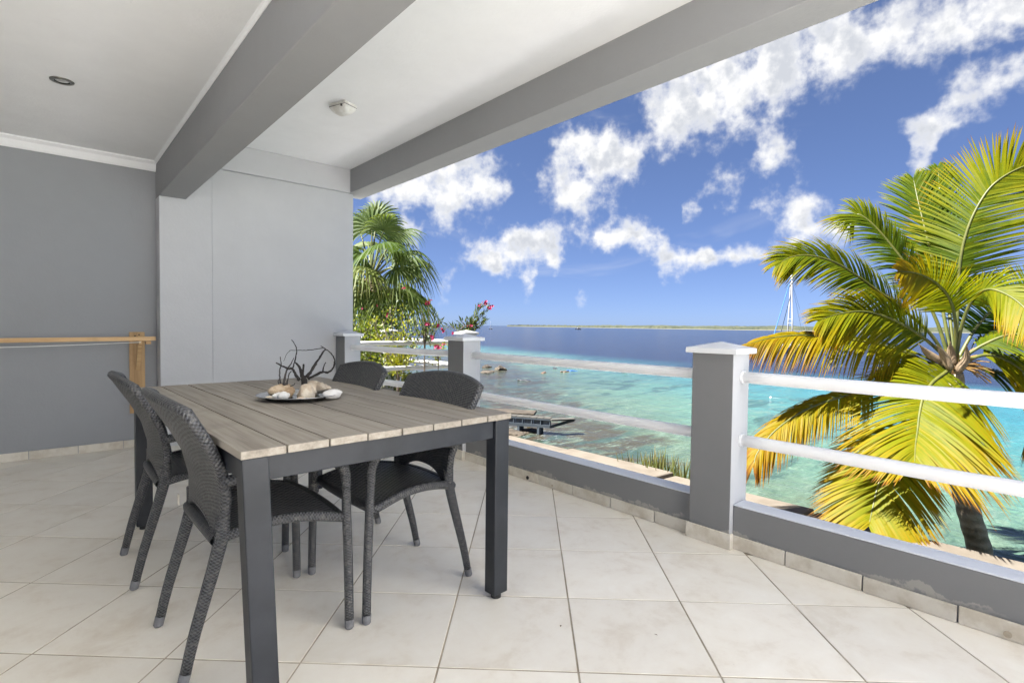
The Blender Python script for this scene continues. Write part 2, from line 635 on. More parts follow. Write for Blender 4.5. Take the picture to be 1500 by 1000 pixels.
def clip(poly, ax, val, keep_less):
    out = []
    for i in range(len(poly)):
        a, b = poly[i], poly[(i + 1) % len(poly)]
        ia = (a[ax] <= val) == keep_less
        ib = (b[ax] <= val) == keep_less
        if ia:
            out.append(a)
        if ia != ib:
            k = (val - a[ax]) / (b[ax] - a[ax])
            out.append((a[0] + (b[0] - a[0]) * k, a[1] + (b[1] - a[1]) * k))
    return out


def tile_mesh(poly):
    c = Vector((sum(p[0] for p in poly) / len(poly), sum(p[1] for p in poly) / len(poly)))
    n = len(poly)
    b = MB()
    vs = []
    for z, ins in ((-0.006, 0.0), (-0.0006, 0.0), (0.0, 0.0008)):
        for p in poly:
            d = Vector(p) - c
            q = c + d * (1 - ins / max(d.length * 0.7, 0.01))
            vs.append((q.x, q.y, z))
    fs = [tuple(2 * n + k for k in range(n))]
    for r in (0, 1):
        for k in range(n):
            k2 = (k + 1) % n
            fs.append((r * n + k, r * n + k2, (r + 1) * n + k2, (r + 1) * n + k))
    b.add(vs, fs)
    return b.mesh('tile', 'floor_tile')


O2, U2, V2 = Vector((1.569, 1.398)), Vector((0.3255, -0.3105)), Vector((0.3135, 0.3285))
GAP = 0.0066
full = None
for i in range(-16, 17):
    for j in range(-16, 17):
        o = O2 + U2 * i + V2 * j
        g1, g2 = U2 * (GAP / 2 / U2.length), V2 * (GAP / 2 / V2.length)
        poly = [o + g1 + g2, o + U2 - g1 + g2, o + U2 + V2 - g1 - g2, o + V2 + g1 - g2]
        poly = [(p.x, p.y) for p in poly]
        cl = poly
        for ax, val, kl in ((0, FX0, False), (0, FX1, True), (1, FY0, False), (1, FY1, True)):
            if cl:
                cl = clip(cl, ax, val, kl)
        if not cl or len(cl) < 3:
            continue
        area = abs(sum(cl[k][0] * cl[(k + 1) % len(cl)][1] - cl[(k + 1) % len(cl)][0] * cl[k][1] for k in range(len(cl)))) / 2
        if area < 0.002:
            continue
        cx = sum(p[0] for p in poly) / 4
        cy = sum(p[1] for p in poly) / 4
        if len(cl) == 4 and all(abs(a[0] - b_[0]) + abs(a[1] - b_[1]) < 1e-9 for a, b_ in zip(cl, poly)):
            if full is None:
                full = tile_mesh([(p[0] - cx, p[1] - cy) for p in poly])
            me = full
        else:
            me = tile_mesh([(p[0] - cx, p[1] - cy) for p in cl])
        t_ = link('tile', me, floor)
        t_.location = (cx, cy, random.uniform(-0.0006, 0.0006))

# ------------------------------------------------------------------ the house round the terrace
YW, YP = 5.60, 5.43
ZL, ZR = 2.51, 2.76
house = thing('terrace_house', 'grey rendered house with covered terrace, white ceilings and concrete beams', 'house', (0, YW, 0))


def part(name, mat, x0, y0, z0, x1, y1, z1, bevel=0.0, seg=1):
    o = boxo(name, mat, house, x0, y0 - YW, z0, x1, y1 - YW, z1, bevel, seg)
    return o


Y0 = 0.2
part('side_wall', 'grey_paint', -3.45, Y0, 0, -3.2, YW + 0.25, 3.0)
part('back_wall', 'grey_paint_shaded', -3.2, YW, 0, 0.74, YW + 0.25, 3.0)
b = MB()
L6 = [(0.742, 0), (1.146, 0), (1.146, 2.512), (0.9455, 2.512), (0.9455, 2.19), (0.742, 2.19)]
vs = [(x_, YP - YW, z_) for x_, z_ in L6] + [(x_, 0.03, z_) for x_, z_ in L6]
b.add(vs, [(0, 1, 2, 3, 4, 5), (11, 10, 9, 8, 7, 6)] + [(k, k + 6, (k + 1) % 6 + 6, (k + 1) % 6) for k in range(6)])
b.build('pilaster', 'grey_paint_lit', house, bevel=0.004, seg=2)
part('end_wall', 'grey_paint_lit', 1.1465, YP + 0.008, 0, 2.515, YP + 0.2, 2.512, 0.006, 2)
part('lintel', 'grey_paint_lit', 0.95, YP - 0.022, 2.5125, 2.468, YP + 0.2, ZR - 0.001, 0.005, 2)
part('beam', 'grey_paint', 0.742, Y0, 2.1905, 0.945, YW + 0.25, ZR + 0.2, 0.006, 2)
part('outer_beam', 'grey_paint', 2.4685, Y0, 2.515, 2.69, YP + 0.2, ZR + 0.25, 0.005, 2)
part('ceiling', 'white_paint', 0.9455, Y0, ZR, 2.468, YP + 0.2, ZR + 0.1)
part('ceiling', 'white_paint', -3.2, Y0, ZL, 0.7415, YW, ZL + 0.1)
part('roof_slab', 'grey_paint', -3.4, Y0 - 0.02, ZR + 0.252, 2.72, YP + 0.2, ZR + 0.45)
# cornice: a small cove along the back wall and the beam
cb = MB()
pr = [(0, 0.0), (0, -0.085), (0.012, -0.085), (0.02, -0.07), (0.035, -0.03), (0.06, -0.012), (0.06, 0.0)]
for a, c in (((-3.2, YW, ZL), (0.7415, YW, ZL)),):
    vs = [(x, YW - dy - YW - 0.0005, ZL + dz - 0.0005) for x in (-3.2, 0.7412) for dy, dz in pr]
    n = len(pr)
    cb.add(vs, [(k, k + 1, n + k + 1, n + k) for k in range(n - 1)])
cb.build('cornice', 'white_paint', house)
cb = MB()
pr2 = [(0, 0.0), (0, -0.022), (0.004, -0.022), (0.008, -0.016), (0.012, -0.008), (0.018, -0.004), (0.018, 0)]
vs = [(0.7415 - dx, y - YW, ZL + dz - 0.0006) for y in (Y0, YW - 0.001) for dx, dz in pr2]
n = len(pr2)
cb.add(vs, [(k, k + 1, n + k + 1, n + k) for k in range(n - 1)])
cb.build('cornice', 'white_paint', house)
# skirting tiles at the foot of the back wall
x = 0.739
for xj in [0.491 - 0.3015 * k for k in range(13)]:
    b = MB()
    b.box(xj + 0.002, -0.012, 0.001, x - 0.002, -0.001, 0.066)
    b.build('skirting_tile', 'skirting_tile', house, bevel=0.0015)
    x = xj

# ------------------------------------------------------------------ balustrade
bal = thing('balustrade', 'grey and white balustrade with capped posts and two white pipe rails', 'balustrade', (2.62, 1.3, 0))
BO = Vector((2.62, 1.3, 0))


def bpart(name, mats, mb, parent=None, smooth=False, bevel=0.0, seg=1, loc=None):
    mb.v = [(p[0] - BO.x, p[1] - BO.y, p[2]) for p in mb.v]
    return mb.build(name, mats, parent or bal, smooth, bevel, seg)


POSTS = [(1.19, 1.41, 2.53, 2.707), (3.425, 3.645, 2.53, 2.707), (5.20, 5.42, 2.315, 2.49), (-1.03, -0.81, 2.53, 2.707)]
for y0, y1, x0, x1 in POSTS:
    b = MB()
    b.box(x0, y0, 0, x1, y1, 0.972)
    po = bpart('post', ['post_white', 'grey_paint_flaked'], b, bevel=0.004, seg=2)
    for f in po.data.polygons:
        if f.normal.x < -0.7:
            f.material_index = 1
    e = 0.026
    b = MB()
    x0c, x1c, y0c, y1c = x0 - e, x1 + e, y0 - e, y1 + e
    mx, my = (x0 + x1) / 2, (y0 + y1) / 2
    z0, z1, z2 = 0.9725, 0.9995, 1.032
    vs = [(x0c, y0c, z0), (x1c, y0c, z0), (x1c, y1c, z0), (x0c, y1c, z0), (x0c, y0c, z1), (x1c, y0c, z1), (x1c, y1c, z1), (x0c, y1c, z1), (mx, my, z2)]
    b.add(vs, [(3, 2, 1, 0), (0, 1, 5, 4), (1, 2, 6, 5), (2, 3, 7, 6), (3, 0, 4, 7), (4, 5, 8), (5, 6, 8), (6, 7, 8), (7, 4, 8)])
    bpart('cap', 'white_paint', b, po, bevel=0.003, seg=2)
    # skirting tile round the foot
    if y0 < 4:
        b = MB()
        b.box(x0 - 0.013, y0 - 0.011, 0.001, x0 - 0.001, y1 + 0.012, 0.078)
        bpart('skirting_tile', 'skirting_tile', b, po, bevel=0.002)
        b = MB()
        b.box(x0 - 0.0005, y0 - 0.0115, 0.001, 2.548, y0 - 0.0005, 0.078)
        bpart('skirting_tile', 'skirting_tile', b, po, bevel=0.002)
WALLS = [(1.411, 3.424), (3.646, 5.60), (-0.809, 1.189)]
for y0, y1 in WALLS:
    b = MB()
    if y0 > 3.6:          # this run leans in towards the end wall
        for z0_, z1_, e_, nm in ((-0.3, 0.213, 0.0, 'low_wall'), (0.2135, 0.2195, 0.0015, 'ledge')):
            b = MB()
            y9 = 5.199
            b.hexa([(x_ + s_ * e_, y_, z_) for z_ in (z0_, z1_) for x_, y_, s_ in ((2.562, y0, -1), (2.674, y0, 1), (2.455, y9, 1), (2.343, y9, -1))])
            lw = bpart(nm, 'grey_paint_flaked' if nm == 'low_wall' else 'ledge_white', b, lw if nm == 'ledge' else None, bevel=0.002)
        continue
    b.box(2.562, y0, -0.3, 2.674, y1, 0.213)
    lw = bpart('low_wall', 'grey_paint_flaked', b, bevel=0.004, seg=2)
    b = MB()
    b.box(2.5605, y0, 0.2135, 2.6755, y1, 0.2195)
    bpart('ledge', 'ledge_white', b, lw, bevel=0.002)
    ys = [y1]
    j = 2.868 if y0 > 1 else 0.935
    j += 0.3085 * math.floor((y1 - j) / 0.3085)
    while j > y0 + 0.03:
        ys.append(j)
        j -= 0.3085
    ys.append(y0)
    for a, c in zip(ys[1:], ys[:-1]):
        if c - a < 0.03:
            continue
        b = MB()
        b.box(2.550, a + 0.003, 0.001, 2.5612, c - 0.003, 0.066 + random.uniform(-0.002, 0.003))
        bpart('skirting_tile', 'skirting_tile', b, lw, bevel=0.002)
for ya, yb, xa, xb in ((1.405, 3.43, 2.63, 2.63), (3.64, 5.205, 2.63, 2.405), (-0.815, 1.195, 2.63, 2.63)):
    for z in (0.855, 0.535):
        b = MB()
        n = 14
        b.tube([(xa + (xb - xa) * k / n, ya + (yb - ya) * k / n, z + 0.003 * math.sin(3.1 * k / n) * (-1)) for k in range(n + 1)], 0.029, 20)
        rail = bpart('rail', 'rail_paint', b, smooth=True)
        for yy, xx in ((ya + 0.008, xa), (yb - 0.012, xb)):
            b = MB()
            b.tube([(xx, yy - 0.004, z), (xx, yy + 0.006, z)], 0.033, 20)
            bpart('collar', 'white_paint', b, rail)
# outlets in the skirting: two stubs of drain pipe
for y, r in ((2.67, 0.013), (2.428, 0.008), (0.18, 0.012)):
    b = MB()
    b.tube([(2.556, y, 0.022), (2.545, y, 0.022)], r, 12)
    o = bpart('drain_hole', 'dark_gap' if r > 0.0125 else 'grout', b)
# ------------------------------------------------------------------ dining table
TX0, TX1, TY0, TY1 = 0.362, 1.372, 1.548, 3.40
TC = Vector(((TX0 + TX1) / 2, (TY0 + TY1) / 2, 0))
table = thing('dining_table', 'rectangular outdoor table with weathered wooden planks on a dark grey metal frame', 'table', TC, R(1.6))
hw, hl = (TX1 - TX0) / 2, (TY1 - TY0) / 2
NP = 8
pw = 2 * hw / NP
pb = MB()
pb.box(-pw / 2 + 0.0022, -hl, 0.0, pw / 2 - 0.0022, hl, 0.023)
pm = pb.mesh('plank', 'table_wood', bevel=0.0022, seg=2)
for k in range(NP):
    o = link('plank', pm, table)
    o.location = (-hw + pw * (k + 0.5), random.uniform(-0.0015, 0.0015), 0.7272 + random.uniform(-0.0008, 0.0008))
LW, LD = 0.072, 0.060
ins = 0.006
for sy in (-1, 1):
    boxo('apron', 'table_metal', table, -hw + ins + LW, sy * (hl - ins - 0.03) - 0.0155, 0.654, hw - ins - LW, sy * (hl - ins - 0.03) + 0.0155, 0.7265, 0.003, 2)
for sx in (-1, 1):
    boxo('apron', 'table_metal', table, sx * (hw - ins - 0.03) - 0.0155, -hl + ins + LD, 0.654, sx * (hw - ins - 0.03) + 0.0155, hl - ins - LD, 0.7265, 0.003, 2)
boxo('cross_bar', 'table_metal', table, -hw + 0.05, -0.02, 0.70, hw - 0.05, 0.02, 0.7262, 0.002)
for sx in (-1, 1):
    for sy in (-1, 1):
        cx, cy = sx * (hw - ins - LW / 2), sy * (hl - ins - LD / 2)
        dx, dy = (0.024, -0.016) if (sx, sy) == (-1, -1) else (0, 0)     # this leg stands askew
        b = MB()
        b.hexa([(cx + dx * k + a * LW / 2, cy + dy * k + c * LD / 2, z) for z, k in ((0.022, 1), (0.7265, 0)) for a, c in ((-1, -1), (1, -1), (1, 1), (-1, 1))])
        lg = b.build('leg', 'table_metal', table, bevel=0.004, seg=2)
        b = MB()
        b.tube([(cx + dx, cy + dy, 0.0005), (cx + dx, cy + dy, 0.0215)], 0.021, 16)
        b.build('foot', 'black_rubber', lg)

# ------------------------------------------------------------------ wicker chairs


def chair_profile(z):
    """how far back the chair's back frame stands at a height"""
    pts = [(0.0, -0.258), (0.13, -0.232), (0.26, -0.200), (0.36, -0.175), (0.44, -0.158), (0.55, -0.158), (0.65, -0.182), (0.74, -0.226), (0.80, -0.262), (0.87, -0.302)]
    for (a, xa), (b, xb) in zip(pts, pts[1:]):
        if z <= b:
            k = (z - a) / (b - a)
            return xa + (xb - xa) * k
    return pts[-1][1]


def sm(t):
    return t * t * (3 - 2 * t)


def make_chair():
    root = thing('wicker_chair', '', 'chair')

    def width(z):
        return 0.205 + 0.075 * sm(min(max((z - 0.40) / 0.40, 0), 1))

    def back_pt(s, t, off=0.0):
        """s across -1..1, t up 0..1"""
        q = 1 - s * s
        zb = 0.405 + 0.085 * (1 - abs(s) ** 2.6)
        zt = 0.838 + 0.030 * q
        z = zb + (zt - zb) * t
        x = chair_profile(z) + 0.034 * s * s * (0.5 + 0.5 * t) - 0.006
        return Vector((x + off, s * width(z), z))
    b = MB()
    th = 0.015
    b.grid(lambda u, v: back_pt(2 * u - 1, v, th), 24, 20, (0.50, 0.43))
    b.grid(lambda u, v: back_pt(2 * u - 1, v, -th), 24, 20, (0.50, 0.43), flip=True)
    edge = [back_pt(-1, k / 12) for k in range(13)] + [back_pt(-1 + 2 * k / 16, 1) for k in range(1, 17)] + [back_pt(1, 1 - k / 12) for k in range(1, 13)] + [back_pt(1 - 2 * k / 16, 0) for k in range(1, 16)]
    edge.append(edge[0].copy())
    b.tube(edge, 0.0165, 8, cap=False)
    b.build('backrest', 'wicker', root, smooth=True)

    def seat_pt(u, v, off=0.0):
        # u: back 0 .. front 1, v: across -1..1
        x = -0.165 + 0.385 * u + 0.02 * (1 - v * v) * (u - 0.3)
        wd = 0.205 + 0.045 * u
        side = 0.398 + 0.046 * math.sin(math.pi * (0.12 + 0.80 * u)) + 0.004
        mid = 0.428 - 0.012 * u
        k = abs(v) ** 2.4
        z = mid * (1 - k) + side * k
        return Vector((x, v * wd, z + off))
    b = MB()
    b.grid(lambda u, v: seat_pt(u, 2 * v - 1, 0.011), 18, 20, (0.40, 0.45))
    b.grid(lambda u, v: seat_pt(u, 2 * v - 1, -0.012), 18, 20, (0.40, 0.45), flip=True)
    rim = [seat_pt(k / 14, -1) for k in range(15)] + [seat_pt(1, -1 + 2 * k / 14) for k in range(1, 15)] + [seat_pt(1 - k / 14, 1) for k in range(1, 15)] + [seat_pt(0, 1 - 2 * k / 14) for k in range(1, 14)]
    rim.append(rim[0].copy())
    seat = b.build('seat', 'wicker_seat', root, smooth=True)
    b = MB()
    b.tube(rim, 0.0175, 10, cap=False)
    b.build('seat_edge', 'wicker_leg', seat, smooth=True)
    for s in (-1, 1):
        zs = [0.034, 0.09, 0.15, 0.21, 0.27, 0.33, 0.39, 0.44, 0.49]
        b = MB()
        b.tube([(chair_profile(z) + 0.012 * sm(z / 0.5), s * (0.205 + 0.004 * (1 - z / 0.5)), z) for z in zs], [0.0150 + 0.007 * (z / 0.49) for z in zs], 12)
        lg = b.build('leg', 'wicker_leg', root, smooth=True)
        b = MB()
        p0 = Vector((chair_profile(0.0), s * 0.209, 0.0))
        p1 = Vector((chair_profile(0.036), s * 0.209, 0.036))
        b.tube([p0 + Vector((0, 0, 0.0015)), p0 + Vector((0, 0, 0.006)), p1], [0.0125, 0.0158, 0.0166], 14)
        b.build('foot_cap', 'foot_plastic', lg)
        b = MB()
        fl = [(0.252, s * 0.255, 0.034), (0.250, s * 0.255, 0.15), (0.246, s * 0.255, 0.30), (0.241, s * 0.255, 0.42), (0.238, s * 0.256, 0.53)]
        b.tube(spline(fl, 4), 0.0163, 12)
        lg = b.build('leg', 'wicker_leg', root, smooth=True)
        b = MB()
        b.tube([(0.252, s * 0.255, 0.0015), (0.252, s * 0.255, 0.006), (0.252, s * 0.255, 0.036)], [0.0125, 0.0158, 0.0172], 14)
        b.build('foot_cap', 'foot_plastic', lg)
        b = MB()
        ar = [(0.2385, s * 0.256, 0.52), (0.234, s * 0.257, 0.575), (0.214, s * 0.259, 0.615), (0.175, s * 0.262, 0.634), (0.10, s * 0.267, 0.638), (0.0, s * 0.270, 0.632), (-0.09, s * 0.268, 0.622), (-0.165, s * 0.257, 0.612)]
        b.tube(spline(ar, 5), 0.0178, 12)
        b.build('arm', 'wicker_leg', root, smooth=True)
    return root


chair = make_chair()
kids_index()
CH = [((0.552, 2.022, 0), R(0.8), 'dark wicker armchair nearest the camera, seen from behind on the left side of table'),
      ((1.116, 2.015, 0), R(180.8), 'dark wicker armchair nearest the sea railing corner, near right side of table'),
      ((0.518, 2.81, 0), R(-0.5), 'dark wicker armchair on the left side of table, farther one towards grey wall'),
      ((1.106, 2.83, 0), R(179.2), 'dark wicker armchair on the right side of table, farther one towards end wall')]
for k, (loc, rz, lab) in enumerate(CH):
    c = chair if k == 0 else copy_tree(chair)
    c.location = loc
    c.rotation_euler = (0, 0, rz)
    tag(c, lab, 'chair', 'wicker armchairs round the table')
# paper tag on the nearest chair's back
b = MB()
b.box(-0.197, 0.180, 0.435, -0.1945, 0.202, 0.475)
tg = b.build('care_tag', 'skirting_tile', chair)

# ------------------------------------------------------------------ tray and what lies on it
TRAY = Vector((0.878, 2.462, 0.7505))
tray = tag(None or bpy.data.objects.new('tray', None), 'round polished steel tray on the table holding shells and branches', 'tray')
COL.objects.link(tray)
tray.location = TRAY
b = MB()
b.lathe([(0.0, 0.004), (0.118, 0.004), (0.142, 0.008), (0.160, 0.022), (0.184, 0.0245), (0.1855, 0.0225), (0.160, 0.019), (0.144, 0.004), (0.118, 0.0005), (0.0, 0.0005)], 64)
b.build('dish', 'steel', tray, smooth=True)
plain('shell_cream', (0.56, 0.45, 0.33), (0.72, 0.64, 0.52), 30, 0.6, 0.6, 45, lo=0.4, hi=0.6, bdist=0.01)
plain('shell_tan', (0.36, 0.25, 0.15), (0.60, 0.48, 0.34), 24, 0.7, 0.8, 50, lo=0.4, hi=0.6, bdist=0.012)
plain('shell_white', (0.70, 0.68, 0.65), (0.80, 0.79, 0.77), 20, 0.45, 0.3, 60)
plain('black_twig', (0.012, 0.010, 0.009), (0.025, 0.021, 0.019), 60, 0.8, 0.6, 120)
plain('grey_twig', (0.045, 0.04, 0.04), (0.08, 0.072, 0.07), 60, 0.85, 0.6, 120)


def lump(name, mat, parent, c, r, seed, amp=0.25, knobs=0, n=20, up=1.0):
    """an uneven rounded stone or shell body"""
    rnd = random.Random(seed)
    ph = [rnd.uniform(0, 6.28) for _ in range(8)]
    vs, fs = [], []
    m = 12
    for j in range(m + 1):
        th = math.pi * j / m
        for k in range(n):
            a = 2 * math.pi * k / n
            d = 1 + amp * (0.5 * math.sin(2 * a + ph[0]) * math.sin(th * 2 + ph[1]) + 0.35 * math.sin(3 * a + ph[2] + 2 * th) + 0.25 * math.sin(5 * a + ph[3]) * math.sin(3 * th + ph[4]))
            if knobs:
                d += 0.28 * max(0, math.sin(knobs * a + ph[5])) ** 4 * math.exp(-((th - 1.15) / 0.35) ** 2)
            vs.append((c[0] + r[0] * d * math.sin(th) * math.cos(a), c[1] + r[1] * d * math.sin(th) * math.sin(a), max(c[2] + r[2] * d * math.cos(th), 0.0052)))
    for j in range(m):
        for k in range(n):
            k2 = (k + 1) % n
            fs.append((j * n + k, (j + 1) * n + k, (j + 1) * n + k2, j * n + k2))
    b = MB()
    b.add(vs, fs)
    return b.build(name, mat, parent, smooth=True)


def on_tray(px, py, dz=0.0):
    """offset from the tray centre of a picture position, in the upright plane through the tray"""
    return at(px, py, TD + dz) - TRAY


TD = (TRAY - EYE).dot(fw)


def twig(name, mat, parent, pts, r0, r1, dz0=0.0, dz1=0.0):
    n = len(pts)
    P = [on_tray(x, y, dz0 + (dz1 - dz0) * k / (n - 1)) for k, (x, y) in enumerate(pts)]
    S = spline(P, 4)
    rr = random.Random(int(pts[0][0] * 7))
    S = [p + Vector((rr.uniform(-1, 1), rr.uniform(-1, 1), rr.uniform(-1, 1))) * 0.0012 for p in S]
    b = MB()
    b.tube(S, [0.85 * (r0 + (r1 - r0) * k / (len(S) - 1)) * rr.uniform(0.85, 1.25) for k in range(len(S))], 6)
    return b.build(name, mat, parent, smooth=True)


def zp(x, y):
    return (360 + x / 8.333, 480 + y / 8.333)


# tall branch growing from a ribbed root
t1 = thing('dried_branch', 'black forked dried branch standing in a cream ribbed root on the tray', 'branch', TRAY)
b = MB()
c0 = on_tray(449, 575, 0.01)
prof = [(0.036, -0.001), (0.036, 0.008), (0.033, 0.022), (0.029, 0.036), (0.026, 0.048), (0.021, 0.057), (0.010, 0.062), (0.0, 0.063)]
vs, fs = [], []
n = 22
for j, (r, z) in enumerate(prof):
    for k in range(n):
        a = 2 * math.pi * k / n
        q = r * (1 + 0.10 * math.sin(7 * a + z * 60) + 0.12 * math.sin(2 * a + 1))
        vs.append((c0.x + q * math.cos(a), c0.y + q * math.sin(a), 0.006 + z))
for j in range(len(prof) - 1):
    for k in range(n):
        k2 = (k + 1) % n
        fs.append((j * n + k, j * n + k2, (j + 1) * n + k2, (j + 1) * n + k))
b.add(vs, fs)
b.build('root', 'shell_cream', t1, smooth=True)
twig('stump', 'black_twig', t1, [zp(715, 690), zp(712, 640), zp(705, 590)], 0.017, 0.013, 0.01, 0.01)
for pts, r0, r1, d1 in (
        ([zp(700, 620), zp(690, 560), zp(700, 500), zp(708, 440)], 0.010, 0.004, 0.0),
        ([zp(690, 600), zp(670, 520), zp(640, 460), zp(605, 425)], 0.009, 0.004, 0.0),
        ([zp(660, 640), zp(610, 570), zp(570, 505), zp(515, 495), zp(440, 465), zp(370, 425)], 0.009, 0.003, -0.03),
        ([zp(570, 500), zp(590, 440), zp(610, 360), zp(622, 270), zp(605, 210), zp(560, 145)], 0.004, 0.0018, -0.02),
        ([zp(740, 600), zp(800, 530), zp(850, 440), zp(900, 370), zp(940, 300), zp(980, 260)], 0.009, 0.0035, 0.03),
        ([zp(760, 620), zp(850, 580), zp(930, 540), zp(1000, 545), zp(1060, 500), zp(1085, 440), zp(1075, 360), zp(1030, 300), zp(970, 255), zp(915, 220)], 0.008, 0.002, 0.04),
        ([zp(940, 545), zp(950, 480), zp(980, 420)], 0.004, 0.0025, 0.03),
        ([zp(940, 245), zp(840, 262), zp(740, 275), zp(640, 275), zp(540, 280), zp(490, 340), zp(462, 405)], 0.0022, 0.0010, 0.0)):
    twig('twig', 'black_twig', t1, pts, r0, r1, 0.01, d1)
t2 = thing('dried_branch', 'small grey twig cluster in a rough tan root at left of the tray', 'branch', TRAY)
c1 = on_tray(414, 573, 0.0)
lump('root', 'shell_tan', t2, (c1.x, c1.y, 0.026), (0.060, 0.042, 0.036), 4, 0.35)
for pts, r0, r1, d1 in (
        ([zp(430, 690), zp(415, 600), zp(415, 520), zp(430, 440), zp(418, 350)], 0.005, 0.002, 0.0),
        ([zp(460, 700), zp(480, 610), zp(500, 520), zp(545, 450), zp(585, 370)], 0.006, 0.002, 0.02),
        ([zp(500, 695), zp(515, 620), zp(530, 560), zp(560, 525)], 0.004, 0.0025, 0.02),
        ([zp(410, 690), zp(395, 660), zp(410, 625)], 0.003, 0.0018, 0.0),
        ([zp(480, 700), zp(470, 640), zp(490, 570)], 0.005, 0.002, 0.0),
        ([zp(545, 710), zp(580, 700), zp(605, 675)], 0.003, 0.002, 0.0)):
    twig('twig', 'grey_twig', t2, pts, r0, r1, 0.0, d1)


def shell(label, mat, px, py, dz, r, seed, rz, knobs=0, spire=True):
    t_ = thing('seashell', label, 'seashell', TRAY, 0, 'shells on the tray')
    c = on_tray(px, py, dz)
    lump('shell_body', mat, t_, (c.x, c.y, 0.006 + r[2] * 0.9), r, seed, 0.16, knobs)
    if spire:
        b = MB()
        d = Vector((math.cos(rz), math.sin(rz), 0.0))
        p = Vector((c.x, c.y, 0.006 + r[2]))
        b.tube([p + d * r[0] * k for k in (0.5, 0.8, 0.85, 1.15, 1.2, 1.45, 1.5, 1.75)], [r[2] * k for k in (0.95, 0.72, 0.85, 0.5, 0.62, 0.3, 0.36, 0.05)], 12)
        b.build('spire', mat, t_, smooth=True)
    return t_


shell('knobbly white seashell at the front left of the tray', 'shell_white', 414, 577, -0.085, (0.026, 0.020, 0.019), 11, R(160), 6)
shell('smooth white cone shell at the right end of the tray', 'shell_white', 486, 573, -0.03, (0.040, 0.026, 0.022), 21, R(25), 0)
shell('flat cream shell fragment at the front edge of the tray', 'shell_cream', 441, 580, -0.115, (0.022, 0.014, 0.010), 31, 0, 0, False)
shell('cream conch shell behind the tall black branch', 'shell_cream', 458, 568, 0.085, (0.050, 0.038, 0.034), 41, R(-35), 7)
shell('flat tan shell lying at the left rim of the tray', 'shell_cream', 397, 578, -0.07, (0.030, 0.020, 0.008), 51, 0, 0, False)

# ------------------------------------------------------------------ drying rack on the back wall
rack = thing('drying_rack', 'long pine bar on a wall bracket with a slack white cord', 'drying rack', (0.59, YW, 0))


def rk(name, mat, mb, bevel=0.0015):
    mb.v = [(p[0] - 0.59, p[1] - YW, p[2]) for p in mb.v]
    return mb.build(name, mat, rack, bevel=bevel)


b = MB(); b.box(0.538, 5.574, 0.30, 0.648, 5.5988, 1.008); rk('backboard', 'pine_z', b)
b = MB(); b.bar((0.705, 5.40, 0.955), (-3.1, 5.40, 0.925), 0.022, 0.034); rk('bar', 'pine_x', b)
b = MB(); b.box(0.585, 5.392, 0.905, 0.607, 5.573, 0.936); rk('bracket_arm', 'pine_x', b)
b = MB(); b.box(0.632, 5.385, 0.908, 0.670, 5.409, 0.936); rk('bracket_block', 'pine_z', b)
b = MB(); b.bar((0.596, 5.41, 0.904), (0.596, 5.568, 0.68), 0.02, 0.028, (1, 0, 0)); rk('brace', 'pine_x', b)
b = MB(); b.tube([(0.60 - 3.6 * k / 16, 5.39, 0.925 - 0.028 * math.sin(math.pi * min(k / 10, 1)) - 0.012 * k / 16) for k in range(17)], 0.003, 6); rk('cord', 'rope', b, 0)
for zz, xx in ((0.985, 0.607), (0.975, 0.578)):
    b = MB(); b.tube([(xx, 5.5745, zz), (xx, 5.571, zz)], 0.006, 8); rk('screw', 'dark_gap', b, 0)

# ------------------------------------------------------------------ ceiling lights (unlit)
dl = thing('downlight', 'small recessed round metal downlight in the left ceiling', 'downlight', (0.087, 4.10, ZL))
b = MB()
b.lathe([(0.033, -0.001), (0.036, -0.006), (0.046, -0.0085), (0.056, -0.006), (0.0575, -0.0008)], 40)
b.build('trim_ring', 'brushed_nickel', dl, smooth=True)
b = MB()
b.lathe([(0.0, -0.0055), (0.012, -0.0052), (0.024, -0.004), (0.0325, -0.0015)], 32)
b.build('lens', 'lamp_glass', dl, smooth=True)
b = MB()
b.lathe([(0.0325, -0.0018), (0.0345, -0.0065), (0.0365, -0.0062)], 32)
b.build('inner_ring', 'dark_gap', dl, smooth=True)

bl = thing('bulkhead_lamp', 'white bulkhead lamp mounted on the right ceiling beside the beam', 'lamp', (1.70, 3.86, ZR), R(20))
b = MB(); b.box(-0.062, -0.085, -0.022, 0.062, 0.085, -0.0005); b.build('base', 'lamp_plastic', bl, bevel=0.008, seg=2)
b = MB(); b.box(-0.0605, -0.083, -0.0255, 0.0605, 0.083, -0.0225); b.build('gasket', 'dark_gap', bl)
b = MB()


def dome(u, v):
    a = (u * 2 - 1)
    c = (v * 2 - 1)
    h = (1 - abs(a) ** 3.2) ** 0.5 * (1 - abs(c) ** 3.2) ** 0.5
    return (a * 0.060, c * 0.083, -0.026 - 0.05 * h)


b.grid(dome, 18, 18, flip=True)
b.build('diffuser', 'lamp_plastic', bl, smooth=True)
b = MB(); b.tube([(-0.064, -0.05, -0.026), (-0.064, -0.05, -0.040)], 0.008, 10); b.build('cable_gland', 'dark_gap', bl)
# ------------------------------------------------------------------ sea, shore, island
SEA = -2.8


